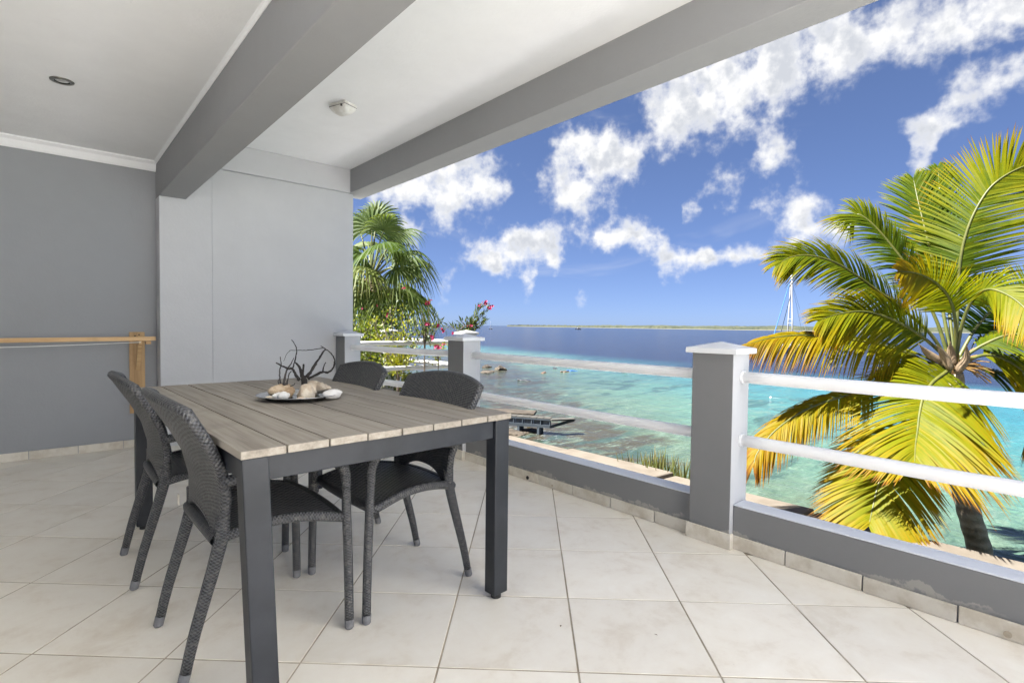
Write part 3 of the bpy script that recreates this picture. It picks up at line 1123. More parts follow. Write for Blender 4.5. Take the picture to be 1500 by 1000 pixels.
def sea_mat():
    m, t, b = new_mat('sea_water')
    v = obj_coord(t)
    x, y, z = t.xyz(v)
    wn = t.noise(v, 0.16, 5, 0.6)
    wn2 = t.noise(t.scale(v, (0.7, 1.6, 1)), 0.5, 6, 0.62, 0.6)
    s = t.m('SUBTRACT', t.m('MULTIPLY', t.m('SUBTRACT', x, 9.0), 0.79), t.m('MULTIPLY', t.m('SUBTRACT', y, 9.0), 0.55))
    s = t.m('MAXIMUM', s, t.m('MULTIPLY', t.m('SUBTRACT', x, 30.0), 0.55))
    s = t.m('ADD', s, t.m('ADD', t.m('MULTIPLY', t.m('SUBTRACT', wn, 0.5), 6.0), t.m('MULTIPLY', t.m('SUBTRACT', wn2, 0.5), 7.0)))
    shallow = t.ramp(t.m('DIVIDE', s, 22.0), [(0.0, (0.030, 0.023, 0.014)), (0.16, (0.033, 0.031, 0.020)), (0.22, (0.055, 0.078, 0.052)), (0.42, (0.055, 0.108, 0.080)), (0.66, (0.032, 0.106, 0.102)), (1.0, (0.020, 0.098, 0.114))])
    near = t.smooth(s, 28.0, 11.0)
    reef = t.m('MULTIPLY', t.smooth(wn2, 0.49, 0.62), near)
    shallow = t.mix(t.m('MULTIPLY', reef, 0.75), shallow, (0.020, 0.040, 0.033))
    wn3 = t.noise(t.scale(v, (1.1, 2.4, 1)), 0.9, 6, 0.65, 0.8)
    sand = t.m('MULTIPLY', t.smooth(wn3, 0.52, 0.66), near)
    shallow = t.mix(t.m('MULTIPLY', sand, 0.55), shallow, (0.098, 0.135, 0.098))
    glint = t.m('MULTIPLY', t.smooth(t.noise(t.scale(v, (2.0, 5.0, 1)), 2.2, 4, 0.65, 1.0), 0.54, 0.72), near)  # glints painted as lighter water colour, not reflected
    shallow = t.mix(t.m('MULTIPLY', glint, 0.35), shallow, (0.14, 0.18, 0.15))
    dark = t.m('MULTIPLY', t.smooth(t.noise(t.scale(v, (1.4, 3.6, 1)), 1.5, 5, 0.65, 0.8), 0.55, 0.70), near)
    shallow = t.mix(t.m('MULTIPLY', dark, 0.45), shallow, (0.022, 0.05, 0.045))
    rip = t.m('ADD', 0.50, t.m('MULTIPLY', t.noise(t.scale(v, (1.3, 2.6, 1)), 3.0, 5, 0.75, 1.2), 1.0))  # ripple shading put into the water colour
    shallow = t.mix(1.0, shallow, t.comb(rip, rip, rip), 'MULTIPLY')
    dx = t.m('SUBTRACT', x, t.m('MULTIPLY', t.m('MAXIMUM', t.m('SUBTRACT', y, 25.0), 0.0), 0.26))
    dx = t.m('ADD', dx, t.m('MULTIPLY', t.m('SUBTRACT', t.noise(v, 0.05, 4, 0.6), 0.5), 16.0))
    deep = t.smooth(dx, 38.0, 54.0)
    col = t.mix(deep, shallow, (0.0035, 0.0050, 0.017))
    far = t.smooth(x, 60.0, 700.0)
    col = t.mix(t.m('MULTIPLY', far, 0.6), col, (0.0025, 0.0042, 0.014))
    # wind streaks
    st = t.noise(t.scale(v, (0.010, 0.05, 1)), 1.0, 5, 0.6, 0.4)
    col = t.mix(t.m('MULTIPLY', t.smooth(st, 0.48, 0.62), 0.5), col, t.mix(1.0, col, (0.55, 0.6, 0.7), 'MULTIPLY'))
    chop = t.noise(t.scale(v, (0.25, 0.9, 1)), 1.0, 6, 0.75, 0.6)
    ck = t.m('ADD', 0.62, t.m('MULTIPLY', chop, 0.76))
    col = t.mix(1.0, col, t.comb(ck, ck, ck), 'MULTIPLY')
    # foam where the swell breaks on the rocks below the jetty
    d = t.vm('LENGTH', t.scale(t.vm('SUBTRACT', v, (12.6, 14.2, SEA)), (0.42, 0.30, 0)))
    foam = t.m('MULTIPLY', t.smooth(t.noise(t.scale(v, (2.0, 5.0, 1)), 1.6, 5, 0.7), 0.56, 0.66), t.smooth(d, 1.0, 0.3))
    col = t.mix(foam, col, (0.22, 0.23, 0.225))
    t.put(b.inputs['Base Color'], col)
    b.inputs['Roughness'].default_value = 0.14
    b.inputs['IOR'].default_value = 1.33
    b.inputs['Specular IOR Level'].default_value = 0.06
    w1 = t.noise(t.scale(v, (1.5, 0.8, 1)), 2.2, 5, 0.6, 0.3)
    w2 = t.noise(t.scale(v, (1.0, 0.45, 1)), 0.30, 4, 0.55, 0.2)
    h = t.m('ADD', t.m('MULTIPLY', w1, 0.10), t.m('MULTIPLY', w2, 0.35))
    t.put(b.inputs['Normal'], t.bump(h, 0.55, 1.0))


sea_mat()
b = MB()
xs = [8.2, 40, 120, 400, 1500, 6000, 40000]
ys = [-40000, -6000, -1000, -200, -40, 10, 60, 200, 1000, 6000, 40000]
vs = [(x, y, SEA) for y in ys for x in xs]
nx = len(xs)
b.add(vs, [(j * nx + i, j * nx + i + 1, (j + 1) * nx + i + 1, (j + 1) * nx + i) for j in range(len(ys) - 1) for i in range(nx - 1)])
sea = b.build('sea', 'sea_water')
tag(sea, 'turquoise shallows turning to deep blue sea', kind='structure')

plain('sand_ground', (0.50, 0.495, 0.48), (0.56, 0.555, 0.54), 1.5, 0.9, 0.5, 20, bdist=0.03)
plain('promenade_stone', (0.095, 0.077, 0.055), (0.12, 0.10, 0.075), 2.5, 0.85, 0.35, 30, rnd=0.12, bdist=0.01)
plain('rock', (0.030, 0.022, 0.014), (0.07, 0.054, 0.036), 2.2, 0.9, 0.9, 9, bdist=0.08)
plain('jetty_paint', (0.022, 0.03, 0.038), (0.03, 0.038, 0.046), 3, 0.6, 0.2, 30)
plain('jetty_board', (0.038, 0.035, 0.029), (0.06, 0.055, 0.045), 6, 0.8, 0.2, 30, rnd=0.2)
plain('jetty_panel', (0.10, 0.105, 0.12), (0.15, 0.15, 0.16), 4, 0.7, 0.2, 20, rnd=0.2)
plain('bounce_white', (0.77, 0.77, 0.765), (0.81, 0.81, 0.805), 2, 0.8, 0.2, 30)  # only on the added wing that bounces sunlight

# ground behind the sea wall: a sandy garden under the terraces
PZ = -1.8


def edge_x(y):
    return 8.975 + (10.5 - y) * 0.0195


b = MB()
b.add([(-40, -40, PZ - 0.02), (edge_x(-40) - 0.05, -40, PZ - 0.02), (edge_x(60) - 0.05, 60, PZ - 0.02), (-40, 60, PZ - 0.02)], [(0, 1, 2, 3)])
gr = b.build('ground', 'sand_ground')
tag(gr, 'sandy ground below the terrace', kind='structure')
# promenade of big pale slabs along the sea wall, stepping a little from slab to slab
prom = MB()
prom.hexa([(8.05, -14, -3.6), (edge_x(-14) - 0.06, -14, -3.6), (edge_x(22) - 0.06, 22, -3.6), (8.05, 22, -3.6), (8.05, -14, PZ - 0.09), (edge_x(-14) - 0.06, -14, PZ - 0.09), (edge_x(22) - 0.06, 22, PZ - 0.09), (8.05, 22, PZ - 0.09)])
pro = prom.build('promenade', 'promenade_stone')
tag(pro, 'pale stone promenade on the sea wall', kind='structure')
cuts = [22, 18.6, 15.4, 12.9, 10.5, 8.05, 5.43, 2.95, 0.3, -2.4, -5.2, -8.0, -11, -14]
for k, (y1, y0) in enumerate(zip(cuts, cuts[1:])):
    dz = 0.05 if k in (4, 5) else (0.075 if k == 6 else 0.02 * random.random())
    dz = {3: 0.01, 4: 0.055, 5: 0.10, 6: 0.04, 7: 0.0}.get(k, dz)
    b = MB()
    sk = 0.25
    pts = [(8.0, y0 + 0.02 + sk * 0.2), (edge_x(y0), y0 + 0.02 - sk * 0.2), (edge_x(y1), y1 - 0.02 - sk * 0.2), (8.0, y1 - 0.02 + sk * 0.2)]
    b.hexa([(x_, y_, PZ - 0.10) for x_, y_ in pts] + [(x_, y_, PZ + dz) for x_, y_ in pts])
    b.build('slab', 'promenade_stone', pro, bevel=0.015)
# ------------------------------------------------------------------ white wing, added out of view to bounce sunlight into the terrace
wing = thing('bounce_wing', 'unseen white two storey wing added behind the viewpoint to bounce sunlight into the terrace', 'house', (1.1, -2.95, 0), R(-45 + 90))
# local +y looks across the deck to the terrace
wing.rotation_euler = (0, 0, R(45))
boxo('wall', 'bounce_white', wing, -3.2, -3.0, -1.8, 2.6, -0.002, 6.8)
boxo('roof', 'bounce_white', wing, -3.4, -3.2, 6.801, 2.8, 0.25, 7.0)
for x in (-1.9, 1.2):  # made-up windows dressing the added wing
    for z in (3.5,):
        w_ = boxo('window', 'white_metal', wing, x - 0.55, 0.0, z, x + 0.55, 0.05, z + 1.2, 0.004)
        boxo('pane', 'lamp_glass', w_, x - 0.49, 0.051, z + 0.06, x + 0.49, 0.056, z + 1.14)


def on_plane(px, py, z):
    d = at(px, py, 1.0) - EYE
    return EYE + d * ((z - EYE.z) / d.z)


# ------------------------------------------------------------------ low island on the horizon
def island_mat():
    m, t, b = new_mat('island_scrub')
    v = obj_coord(t)
    x, y, z = t.xyz(v)
    n = t.noise(v, 0.012, 5, 0.6)
    n2 = t.noise(v, 0.09, 4, 0.6)
    c = t.mix(t.smooth(n, 0.4, 0.62), (0.020, 0.026, 0.012), (0.040, 0.043, 0.019))
    c = t.mix(t.smooth(n2, 0.5, 0.7), c, (0.010, 0.016, 0.009))
    c = t.mix(t.smooth(z, SEA + 1.5, SEA + 1.0), c, (0.10, 0.095, 0.078))
    t.put(b.inputs['Base Color'], c)
    b.inputs['Roughness'].default_value = 0.9


island_mat()
key = [(742, 3600), (760, 3100), (800, 2550), (900, 1950), (1000, 1560), (1120, 1330), (1240, 1180), (1370, 1080), (1500, 1000), (1660, 930), (1850, 880)]
pl = []
for (x0, d0), (x1, d1) in zip(key, key[1:]):
    for k in range(50):
        q = k / 50
        p = at(x0 + (x1 - x0) * q, 480, d0 + (d1 - d0) * q)
        pl.append((p.x, p.y))
rows = [(0, -1.0), (8, 0.7), (14, 1.2), (20, 4.5), (60, 5.5), (110, 7.0), (170, 8.5), (240, 9.5), (320, 10.0), (420, 10.0), (600, 3.0)]
rr = random.Random(3)
b = MB()
vs = []
inl = Vector((0.72, 0.69))
for i, (x, y) in enumerate(pl):
    end = min(1.0, 0.35 + i / 70)
    hill = 0.80 + 0.06 * math.sin(i * 0.045) + 0.05 * math.sin(i * 0.13 + 1)
    for off, h in rows:
        jit = 0 if h < 2 else rr.uniform(-1.2, 4.2) * (1.3 if rr.random() < 0.2 else 1)
        vs.append((x + inl.x * off * end, y + inl.y * off * end, SEA + (h * hill * (0.6 + 0.4 * end) + jit if h > 2 else h)))
nr = len(rows)
b.add(vs, [(i * nr + j, (i + 1) * nr + j, (i + 1) * nr + j + 1, i * nr + j + 1) for i in range(len(pl) - 1) for j in range(nr - 1)])
isl = b.build('island', 'island_scrub')
tag(isl, 'low scrubby island along the horizon', kind='structure')

# ------------------------------------------------------------------ jetty, rocks
JT = thing('jetty', 'low blue-grey jetty with pale deck standing over the rocks by the shore', 'jetty', (13.0, 14.1, SEA))
JO = Vector((13.0, 14.1, SEA))


def jp(name, mat, mb, parent=None, bevel=0.0):
    mb.v = [(p[0] - JO.x, p[1] - JO.y, p[2] - JO.z) for p in mb.v]
    return mb.build(name, mat, parent or JT, bevel=bevel)


JZ = -2.19
A = on_plane(690, 604.0, JZ)
Bq = on_plane(806, 612.5, JZ)
Cq = on_plane(838, 613.2, JZ)
ab = (Bq - A).normalized()
nrm = Vector((-ab.y, ab.x, 0))
if nrm.dot(Vector((0.7, 0.7, 0))) < 0:
    nrm = -nrm
L_ = (Bq - A).length
nb_ = 12
for k in range(nb_):
    p = A + ab * (L_ * (k + 0.5) / nb_)
    wid = 0.3
    b = MB()
    b.bar(p + Vector((0, 0, -0.02)), p + nrm * wid + Vector((0, 0, -0.02)), L_ / nb_ - 0.012, 0.04)
    jp('deck_board', 'jetty_board', b, bevel=0.004)
b = MB(); b.bar(A + Vector((0, 0, -0.30)), Bq + Vector((0, 0, -0.30)), 0.09, 0.10); jp('beam', 'jetty_paint', b)
b = MB(); b.bar(A + Vector((0, 0, -0.065)), Bq + Vector((0, 0, -0.065)), 0.07, 0.045); jp('beam', 'jetty_paint', b)
b = MB(); b.bar(Bq + Vector((0, 0, -0.31)), Cq + nrm * 0.3 + Vector((0, 0, -0.09)), 0.08, 0.09); jp('beam', 'jetty_paint', b)
b = MB(); b.bar(Bq + Vector((0, 0, -0.05)), Cq + nrm * 0.3 + Vector((0, 0, -0.05)), 0.3, 0.05); jp('deck_board', 'jetty_board', b)
nst = 9
for k in range(nst + 1):
    p = A + ab * (L_ * k / nst)
    b = MB(); b.bar(p + Vector((0, 0, -0.27)), p + Vector((0, 0, -0.08)), 0.045, 0.05, (1, 0, 0)); jp('strut', 'jetty_paint', b)
    if k < nst:
        q0, q1 = p + ab * 0.05 + nrm * 0.06, p + ab * (L_ / nst - 0.05) + nrm * 0.06
        b = MB(); b.bar(q0 + Vector((0, 0, -0.17)), q1 + Vector((0, 0, -0.17)), 0.02, 0.16); jp('panel', 'jetty_panel', b)
for px in (700, 729, 761, 790):
    p = on_plane(px, 604 + (px - 690) * 0.0733, JZ)
    b = MB(); b.bar(p + Vector((0, 0, -0.36)), p + Vector((0, 0, -0.95)), 0.11, 0.11, (1, 0, 0)); jp('post', 'jetty_paint', b)
    b = MB(); b.bar(p + nrm * 0.27 + Vector((0, 0, -0.05)), p + nrm * 0.27 + Vector((0, 0, -0.95)), 0.11, 0.11, (1, 0, 0)); jp('post', 'jetty_paint', b)

D2 = thing('landing_stage', 'dark wooden landing stage in the water behind the jetty', 'landing stage', on_plane(740, 606, SEA))
p0 = on_plane(700, 601.5, -2.45) - D2.location
p1 = on_plane(784, 605.0, -2.45) - D2.location
b = MB(); b.bar(p0, p1, 0.9, 0.10); b.build('deck', 'rock', D2)
for k in (0.1, 0.5, 0.9):
    q = p0 + (p1 - p0) * k
    b = MB(); b.bar(q + Vector((0, 0, -0.06)), q + Vector((0, 0, -0.7)), 0.12, 0.12, (1, 0, 0)); b.build('post', 'rock', D2)


def rock(label, px, py, r, seed, z=SEA, group='rocks at the shore'):
    p = on_plane(px, py, z)
    rnd = random.Random(seed)
    bm = bmesh.new()
    bmesh.ops.create_icosphere(bm, subdivisions=3, radius=1.0)
    ph = [rnd.uniform(0, 6) for _ in range(9)]
    for v in bm.verts:
        c = v.co
        d = 1 + 0.16 * math.sin(3 * c.x + ph[0]) * math.cos(2.5 * c.y + ph[1]) + 0.12 * math.sin(6 * c.y + ph[2] + 2 * c.z) + 0.10 * math.sin(9 * c.x + ph[3]) * math.sin(8 * c.z + ph[4]) + 0.06 * math.sin(15 * c.x + 13 * c.y + ph[5])
        v.co = Vector((c.x * r[0] * d, c.y * r[1] * d, c.z * r[2] * d))
    me = bpy.data.meshes.new('rock')
    bm.to_mesh(me)
    bm.free()
    me.materials.append(MATS['rock'])
    o = link('shore_rock', me)
    o.location = (p.x, p.y, z - r[2] * 0.15)
    o.rotation_euler = (0, 0, rnd.uniform(0, 6))
    tag(o, label, 'rock', group)
    return o


rock('dark brown rock in the water farthest left, beside the post', 713, 538.0, (0.55, 0.4, 0.25), 1)
rock('tall brown rock rising from the water right of the post', 734, 541.5, (0.7, 0.5, 0.42), 2)
rock('flat sandy rock shelf awash in front of the brown rocks', 716, 545.0, (1.3, 0.6, 0.14), 5)
rock('low dark rock under the jetty beside its post', 745, 634.0, (0.7, 0.4, 0.18), 6)
rock('small wet rock just right of the jetty post', 775, 632.0, (0.5, 0.3, 0.12), 8)

# ------------------------------------------------------------------ boats
plain('boat_white', (0.34, 0.34, 0.34), (0.38, 0.38, 0.375), 3, 0.35)
plain('boat_dark', (0.05, 0.055, 0.07), None, 3, 0.4)
plain('boat_blue', (0.03, 0.13, 0.42), None, 3, 0.6)
plain('wire', (0.35, 0.36, 0.38), None, 3, 0.4)


def sailboat(label, base, heading, s=1.0, near=True):
    t_ = thing('sailboat', label, 'sailboat', base, heading)

    def loft(u, v):
        # u along the hull stern 0 .. bow 1, v round the section
        x = (-3.9 + 8.2 * u) * s
        bw = 1.25 * (1 - max(0, (u - 0.35) / 0.65) ** 2.2) * (0.82 + 0.18 * min(u / 0.3, 1)) * s
        a = math.pi * v
        sh = (0.78 + 0.30 * u * u) * s
        return (x + 0.5 * s * u * (0.5 - 0.5 * math.cos(2 * a)) * 0, bw * math.cos(a), sh - (sh + 0.25 * s) * math.sin(a) ** 0.6)
    b = MB(); b.grid(loft, 16, 10)
    hull = b.build('hull', 'boat_white', t_, smooth=True)
    b = MB(); b.grid(lambda u, v: (lambda p, q: tuple(p[i] + (q[i] - p[i]) * v for i in range(3)))(loft(u, 0), loft(u, 1)), 16, 2); b.build('deck', 'boat_white', t_)
    b = MB(); b.box(-2.2 * s, -0.8 * s, 0.85 * s, 1.4 * s, 0.8 * s, 1.32 * s); cab = b.build('cabin', 'boat_white', t_, bevel=0.12 * s, seg=2)
    for k in range(3):
        b = MB(); b.box((-1.6 + k * 0.95) * s, -0.815 * s, 1.02 * s, (-1.0 + k * 0.95) * s, -0.795 * s, 1.2 * s); b.build('window', 'boat_dark', cab)
    H_ = 13.2 * s
    for sy in (-1, 1):
        b = MB(); b.tube([(0.5 * s, 0.62 * s * sy, 0.8 * s), (0.5 * s, 0.42 * s * sy, 6 * s), (0.5 * s, 0.16 * s * sy, 10.4 * s), (0.5 * s, 0.03 * s * sy, H_)], 0.11 * s, 8); b.build('mast', 'boat_white', t_, smooth=True)
    for z, w_ in ((4.9, 0.47), (5.6, 0.44), (10.2, 0.2), (2.9, 0.55)):
        b = MB(); b.tube([(0.5 * s, -w_ * s, z * s), (0.5 * s, w_ * s, z * s)], 0.06 * s, 6); b.build('spreader', 'boat_white', t_)
    b = MB(); b.tube([(0.55 * s, 0, 12.6 * s), (4.25 * s, 0, 1.3 * s)], 0.075 * s, 6); b.build('furled_sail', 'boat_blue', t_)
    b = MB(); b.tube([(0.5 * s, 0, 10.0 * s), (2.9 * s, 0, 1.1 * s)], 0.05 * s, 6); b.build('stay', 'boat_white', t_)
    for sy in (-1, 1):
        b = MB(); b.tube([(0.5 * s, 0, 12.2 * s), (-3.2 * s, 0.6 * sy * s, 1.0 * s)], 0.02 * s, 5); b.build('stay', 'wire', t_)
    b = MB(); b.tube([(0.45 * s, 0, 1.9 * s), (-3.4 * s, 0, 1.75 * s)], [0.14 * s, 0.1 * s], 8); b.build('boom', 'boat_white', t_)
    return t_


bp = on_plane(1160, 515.5, SEA)
hd = math.atan2(-CR.y, -CR.x) + 0.25
sailboat('moored white sailboat with ladder-like twin mast and blue furled sail behind the palm', bp, hd, 1.0)
sailboat('tiny distant sailboat on the horizon beside the pink flowers', on_plane(719, 479.6, SEA) * Vector((1, 1, 1)) if False else Vector((*at(719, 480, 560).xy, SEA)), hd + 0.4, 0.62)
mb_ = thing('motorboat', 'tiny dark motorboat far out in front of the island', 'boat', (*at(847, 480, 700).xy, SEA), hd)
b = MB(); b.hexa([(-4, -1.1, -0.2), (3, -1.1, -0.2), (3, 1.1, -0.2), (-4, 1.1, -0.2), (-4.2, -1.4, 1.2), (5, -0.5, 1.5), (5, 0.5, 1.5), (-4.2, 1.4, 1.2)]); b.build('hull', 'boat_dark', mb_, bevel=0.15)
b = MB(); b.hexa([(-2, -1, 1.3), (1.5, -1, 1.3), (1.5, 1, 1.3), (-2, 1, 1.3), (-1.8, -0.8, 2.6), (0.6, -0.8, 2.6), (0.6, 0.8, 2.6), (-1.8, 0.8, 2.6)]); b.build('cabin', 'boat_dark', mb_, bevel=0.1)
bu = tag(MB() and bpy.data.objects.new('mooring_buoy', None), 'small white mooring buoy floating on turquoise water right of the post', 'buoy')
COL.objects.link(bu)
bu.location = on_plane(1129, 582.5, SEA)
bu.scale = (0.5, 0.5, 0.5)
b = MB(); b.lathe([(0, -0.12), (0.09, -0.10), (0.14, -0.02), (0.14, 0.05), (0.09, 0.13), (0.03, 0.15), (0.03, 0.19), (0, 0.19)], 16); b.build('float', 'boat_white', bu, smooth=True)
b = MB(); b.tube([(0.1, 0, 0.0), (0.5, -0.5, 0.003), (0.8, -0.9, -0.01)], 0.004, 6); b.build('rope', 'rope', bu)

# ------------------------------------------------------------------ people swimming
plain('skin', (0.10, 0.055, 0.035), (0.12, 0.07, 0.045), 4, 0.5)
plain('wetsuit_black', (0.02, 0.02, 0.025), None, 4, 0.5)
plain('shirt_blue', (0.01, 0.06, 0.20), None, 4, 0.6)


def swimmer_mesh(mat):
    V = [(0, 0, 0.05), (0.22, 0, 0.07), (0.45, 0, 0.08), (0.55, 0, 0.10), (0.68, 0, 0.12), (0.76, 0, 0.11),
         (0.45, 0.17, 0.05), (0.62, 0.32, -0.02), (0.85, 0.30, 0.0), (0.45, -0.17, 0.05), (0.62, -0.32, -0.02), (0.85, -0.30, 0.0),
         (-0.08, 0.09, 0.03), (-0.45, 0.12, 0.0), (-0.85, 0.11, 0.03), (-1.08, 0.12, 0.02), (-0.08, -0.09, 0.03), (-0.45, -0.13, 0.02), (-0.85, -0.14, -0.03), (-1.08, -0.14, 0.0)]
    E_ = [(0, 1), (1, 2), (2, 3), (3, 4), (4, 5), (2, 6), (6, 7), (7, 8), (2, 9), (9, 10), (10, 11), (0, 12), (12, 13), (13, 14), (14, 15), (0, 16), (16, 17), (17, 18), (18, 19)]
    rad = [0.13, 0.13, 0.15, 0.06, 0.10, 0.07, 0.06, 0.045, 0.035, 0.06, 0.045, 0.035, 0.09, 0.065, 0.045, 0.03, 0.09, 0.065, 0.045, 0.03]
    me = bpy.data.meshes.new('person')
    me.from_pydata(V, E_, [])
    o = bpy.data.objects.new('tmp', me)
    COL.objects.link(o)
    md = o.modifiers.new('skin', 'SKIN')
    for sv, r in zip(me.skin_vertices[0].data, rad):
        sv.radius = (r, r * 0.85)
    me.skin_vertices[0].data[0].use_root = True
    sd = o.modifiers.new('sub', 'SUBSURF')
    sd.levels = 1
    dg = bpy.context.evaluated_depsgraph_get()
    out = bpy.data.meshes.new_from_object(o.evaluated_get(dg))
    bpy.data.objects.remove(o)
    out.materials.clear()
    out.materials.append(MATS[mat])
    out.polygons.foreach_set('use_smooth', [True] * len(out.polygons))
    return out


sw = {k: swimmer_mesh(k) for k in ('skin', 'wetsuit_black', 'shirt_blue')}
for px, py, k, rz, lab in ((842, 543.2, 'shirt_blue', 2.6, 'person in a blue shirt swimming face down far out in the shallows'),
                           (773, 557.5, 'wetsuit_black', 2.2, 'person in black swimming on their own nearest the shore'),
                           (795, 546.5, 'skin', 0.5, 'person swimming alone between the dark swimmer and the blue shirted one'),
                           (814, 540.0, 'wetsuit_black', 1.0, 'person in black swimming farthest out, left of the blue shirted swimmer'),
                           (831, 544.6, 'skin', 3.0, 'person swimming just left of the blue shirted swimmer'),
                           (913, 545.6, 'wetsuit_black', 0.2, 'person in black swimming apart on the right, below the top rail')):
    o = link('person', sw[k])
    p = on_plane(px, py, SEA)
    o.location = (p.x, p.y, SEA - 0.075)
    o.rotation_euler = (0, 0, rz)
    tag(o, lab, 'person', 'people swimming in the shallows')

# ------------------------------------------------------------------ the neighbour's railing and terrace corner
plain('far_white', (0.34, 0.335, 0.32), (0.30, 0.295, 0.28), 6, 0.5)
nb = thing('neighbour_railing', 'white pipe railing of the next terrace jutting towards the sea behind the shrubs', 'balustrade', (4.36, 5.98, 0))
NO = Vector((4.36, 5.98, 0))


def np_(name, mat, mb, parent=None, smooth=False, bevel=0.0):
    mb.v = [(p[0] - NO.x, p[1] - NO.y, p[2] - NO.z) for p in mb.v]
    return mb.build(name, mat, parent or nb, smooth, bevel)


for cx, cy in ((4.44, 5.94), (4.17, 7.70), (3.9, 9.5)):
    b = MB(); b.box(cx - 0.10, cy - 0.10, -0.2, cx + 0.10, cy + 0.10, 0.972)
    po = np_('post', 'far_white', b, bevel=0.004)
    b = MB()
    e = 0.126
    vs = [(cx + sx * e, cy + sy * e, z) for z in (0.9725, 0.9995) for sx, sy in ((-1, -1), (1, -1), (1, 1), (-1, 1))] + [(cx, cy, 1.035)]
    b.add(vs, [(3, 2, 1, 0), (0, 1, 5, 4), (1, 2, 6, 5), (2, 3, 7, 6), (3, 0, 4, 7), (4, 5, 8), (5, 6, 8), (6, 7, 8), (7, 4, 8)])
    np_('cap', 'far_white', b, po)
for z in (0.86, 0.535):
    for a, c in (((2.73, 6.06), (4.34, 5.95)), ((4.42, 6.04), (4.18, 7.60)), ((4.15, 7.80), (3.92, 9.40))):
        b = MB(); b.tube([(a[0] + (c[0] - a[0]) * k / 6, a[1] + (c[1] - a[1]) * k / 6, z) for k in range(7)], 0.03, 16)
        np_('rail', 'far_white', b, smooth=True)
b = MB(); b.hexa([(2.75, 5.98, -0.25), (4.53, 5.85, -0.25), (3.98, 9.6, -0.25), (2.75, 9.6, -0.25), (2.75, 5.98, -0.02), (4.53, 5.85, -0.02), (3.98, 9.6, -0.02), (2.75, 9.6, -0.02)])
np_('slab', 'promenade_stone', b)
# ------------------------------------------------------------------ foliage helpers


def leaf_mat(name, stops, trans=0.35, rough=0.45, spec=0.25):
    """leaf colour runs along the attribute 'age' (fresh 0 .. withered 1)"""
    m, t, b = new_mat(name)
    at_ = t.node('ShaderNodeAttribute', attribute_name='age')
    n = t.noise(obj_coord(t), 9.0, 3, 0.6)
    f = t.m('ADD', at_.outputs['Fac'], t.m('MULTIPLY', t.m('SUBTRACT', n, 0.5), 0.25))
    c = t.ramp(f, stops)
    t.put(b.inputs['Base Color'], c)
    b.inputs['Roughness'].default_value = rough
    b.inputs['Specular IOR Level'].default_value = spec
    tr = t.node('ShaderNodeBsdfTranslucent')
    t.put(tr.inputs['Color'], t.mix(1.0, c, (1.3, 1.25, 0.5), 'MULTIPLY'))
    mx = t.node('ShaderNodeMixShader')
    mx.inputs[0].default_value = trans
    t.l.new(b.outputs[0], mx.inputs[1])
    t.l.new(tr.outputs[0], mx.inputs[2])
    t.l.new(mx.outputs[0], t.n['Material Output'].inputs['Surface'])
    return m


leaf_mat('coconut_leaf', [(0.0, (0.028, 0.056, 0.005)), (0.22, (0.070, 0.104, 0.005)), (0.42, (0.165, 0.170, 0.004)), (0.68, (0.25, 0.172, 0.003)), (0.9, (0.19, 0.070, 0.004)), (1.0, (0.07, 0.035, 0.012))], 0.55, 0.5, 0.12)
leaf_mat('fan_leaf', [(0.0, (0.028, 0.055, 0.010)), (0.4, (0.060, 0.095, 0.016)), (0.7, (0.11, 0.13, 0.032)), (1.0, (0.20, 0.15, 0.07))], 0.4, 0.6)
leaf_mat('shrub_yellow', [(0.0, (0.06, 0.09, 0.010)), (0.5, (0.15, 0.17, 0.010)), (1.0, (0.26, 0.24, 0.02))])
leaf_mat('oleander_leaf', [(0.0, (0.030, 0.055, 0.016)), (0.6, (0.070, 0.095, 0.028)), (1.0, (0.13, 0.13, 0.05))])
leaf_mat('hedge_leaf', [(0.0, (0.020, 0.038, 0.008)), (0.6, (0.050, 0.075, 0.014)), (1.0, (0.10, 0.11, 0.02))])
leaf_mat('reed_leaf', [(0.0, (0.075, 0.11, 0.025)), (0.5, (0.16, 0.17, 0.05)), (1.0, (0.28, 0.22, 0.12))])
leaf_mat('petal_pink', [(0.0, (0.22, 0.008, 0.045)), (1.0, (0.28, 0.03, 0.09))], 0.25)
plain('stem_brown', (0.060, 0.042, 0.026), (0.10, 0.075, 0.05), 30, 0.85, 0.4, 60)
plain('dry_husk', (0.13, 0.088, 0.050), (0.20, 0.145, 0.085), 14, 0.85, 0.5, 40)
plain('flower_stalk', (0.20, 0.10, 0.022), (0.26, 0.15, 0.04), 20, 0.7)
plain('petiole', (0.055, 0.065, 0.010), (0.085, 0.085, 0.013), 8, 0.5)


def trunk_mat(name, c1, c2, rings):
    m, t, b = new_mat(name)
    v = obj_coord(t)
    x, y, z = t.xyz(v)
    n = t.noise(v, 6, 5, 0.65)
    rg = t.m('SINE', t.m('ADD', t.m('MULTIPLY', z, rings), t.m('MULTIPLY', n, 7.0)))
    f = t.m('ADD', t.m('MULTIPLY', rg, 0.12), n)
    t.put(b.inputs['Base Color'], t.mix(t.smooth(f, 0.2, 0.85), c1, c2))
    b.inputs['Roughness'].default_value = 0.9
    t.put(b.inputs['Normal'], t.bump(t.m('ADD', rg, t.m('MULTIPLY', t.noise(v, 30, 5, 0.65), 2.5)), 0.5, 0.012))


trunk_mat('palm_trunk', (0.19, 0.145, 0.095), (0.40, 0.33, 0.24), 42)


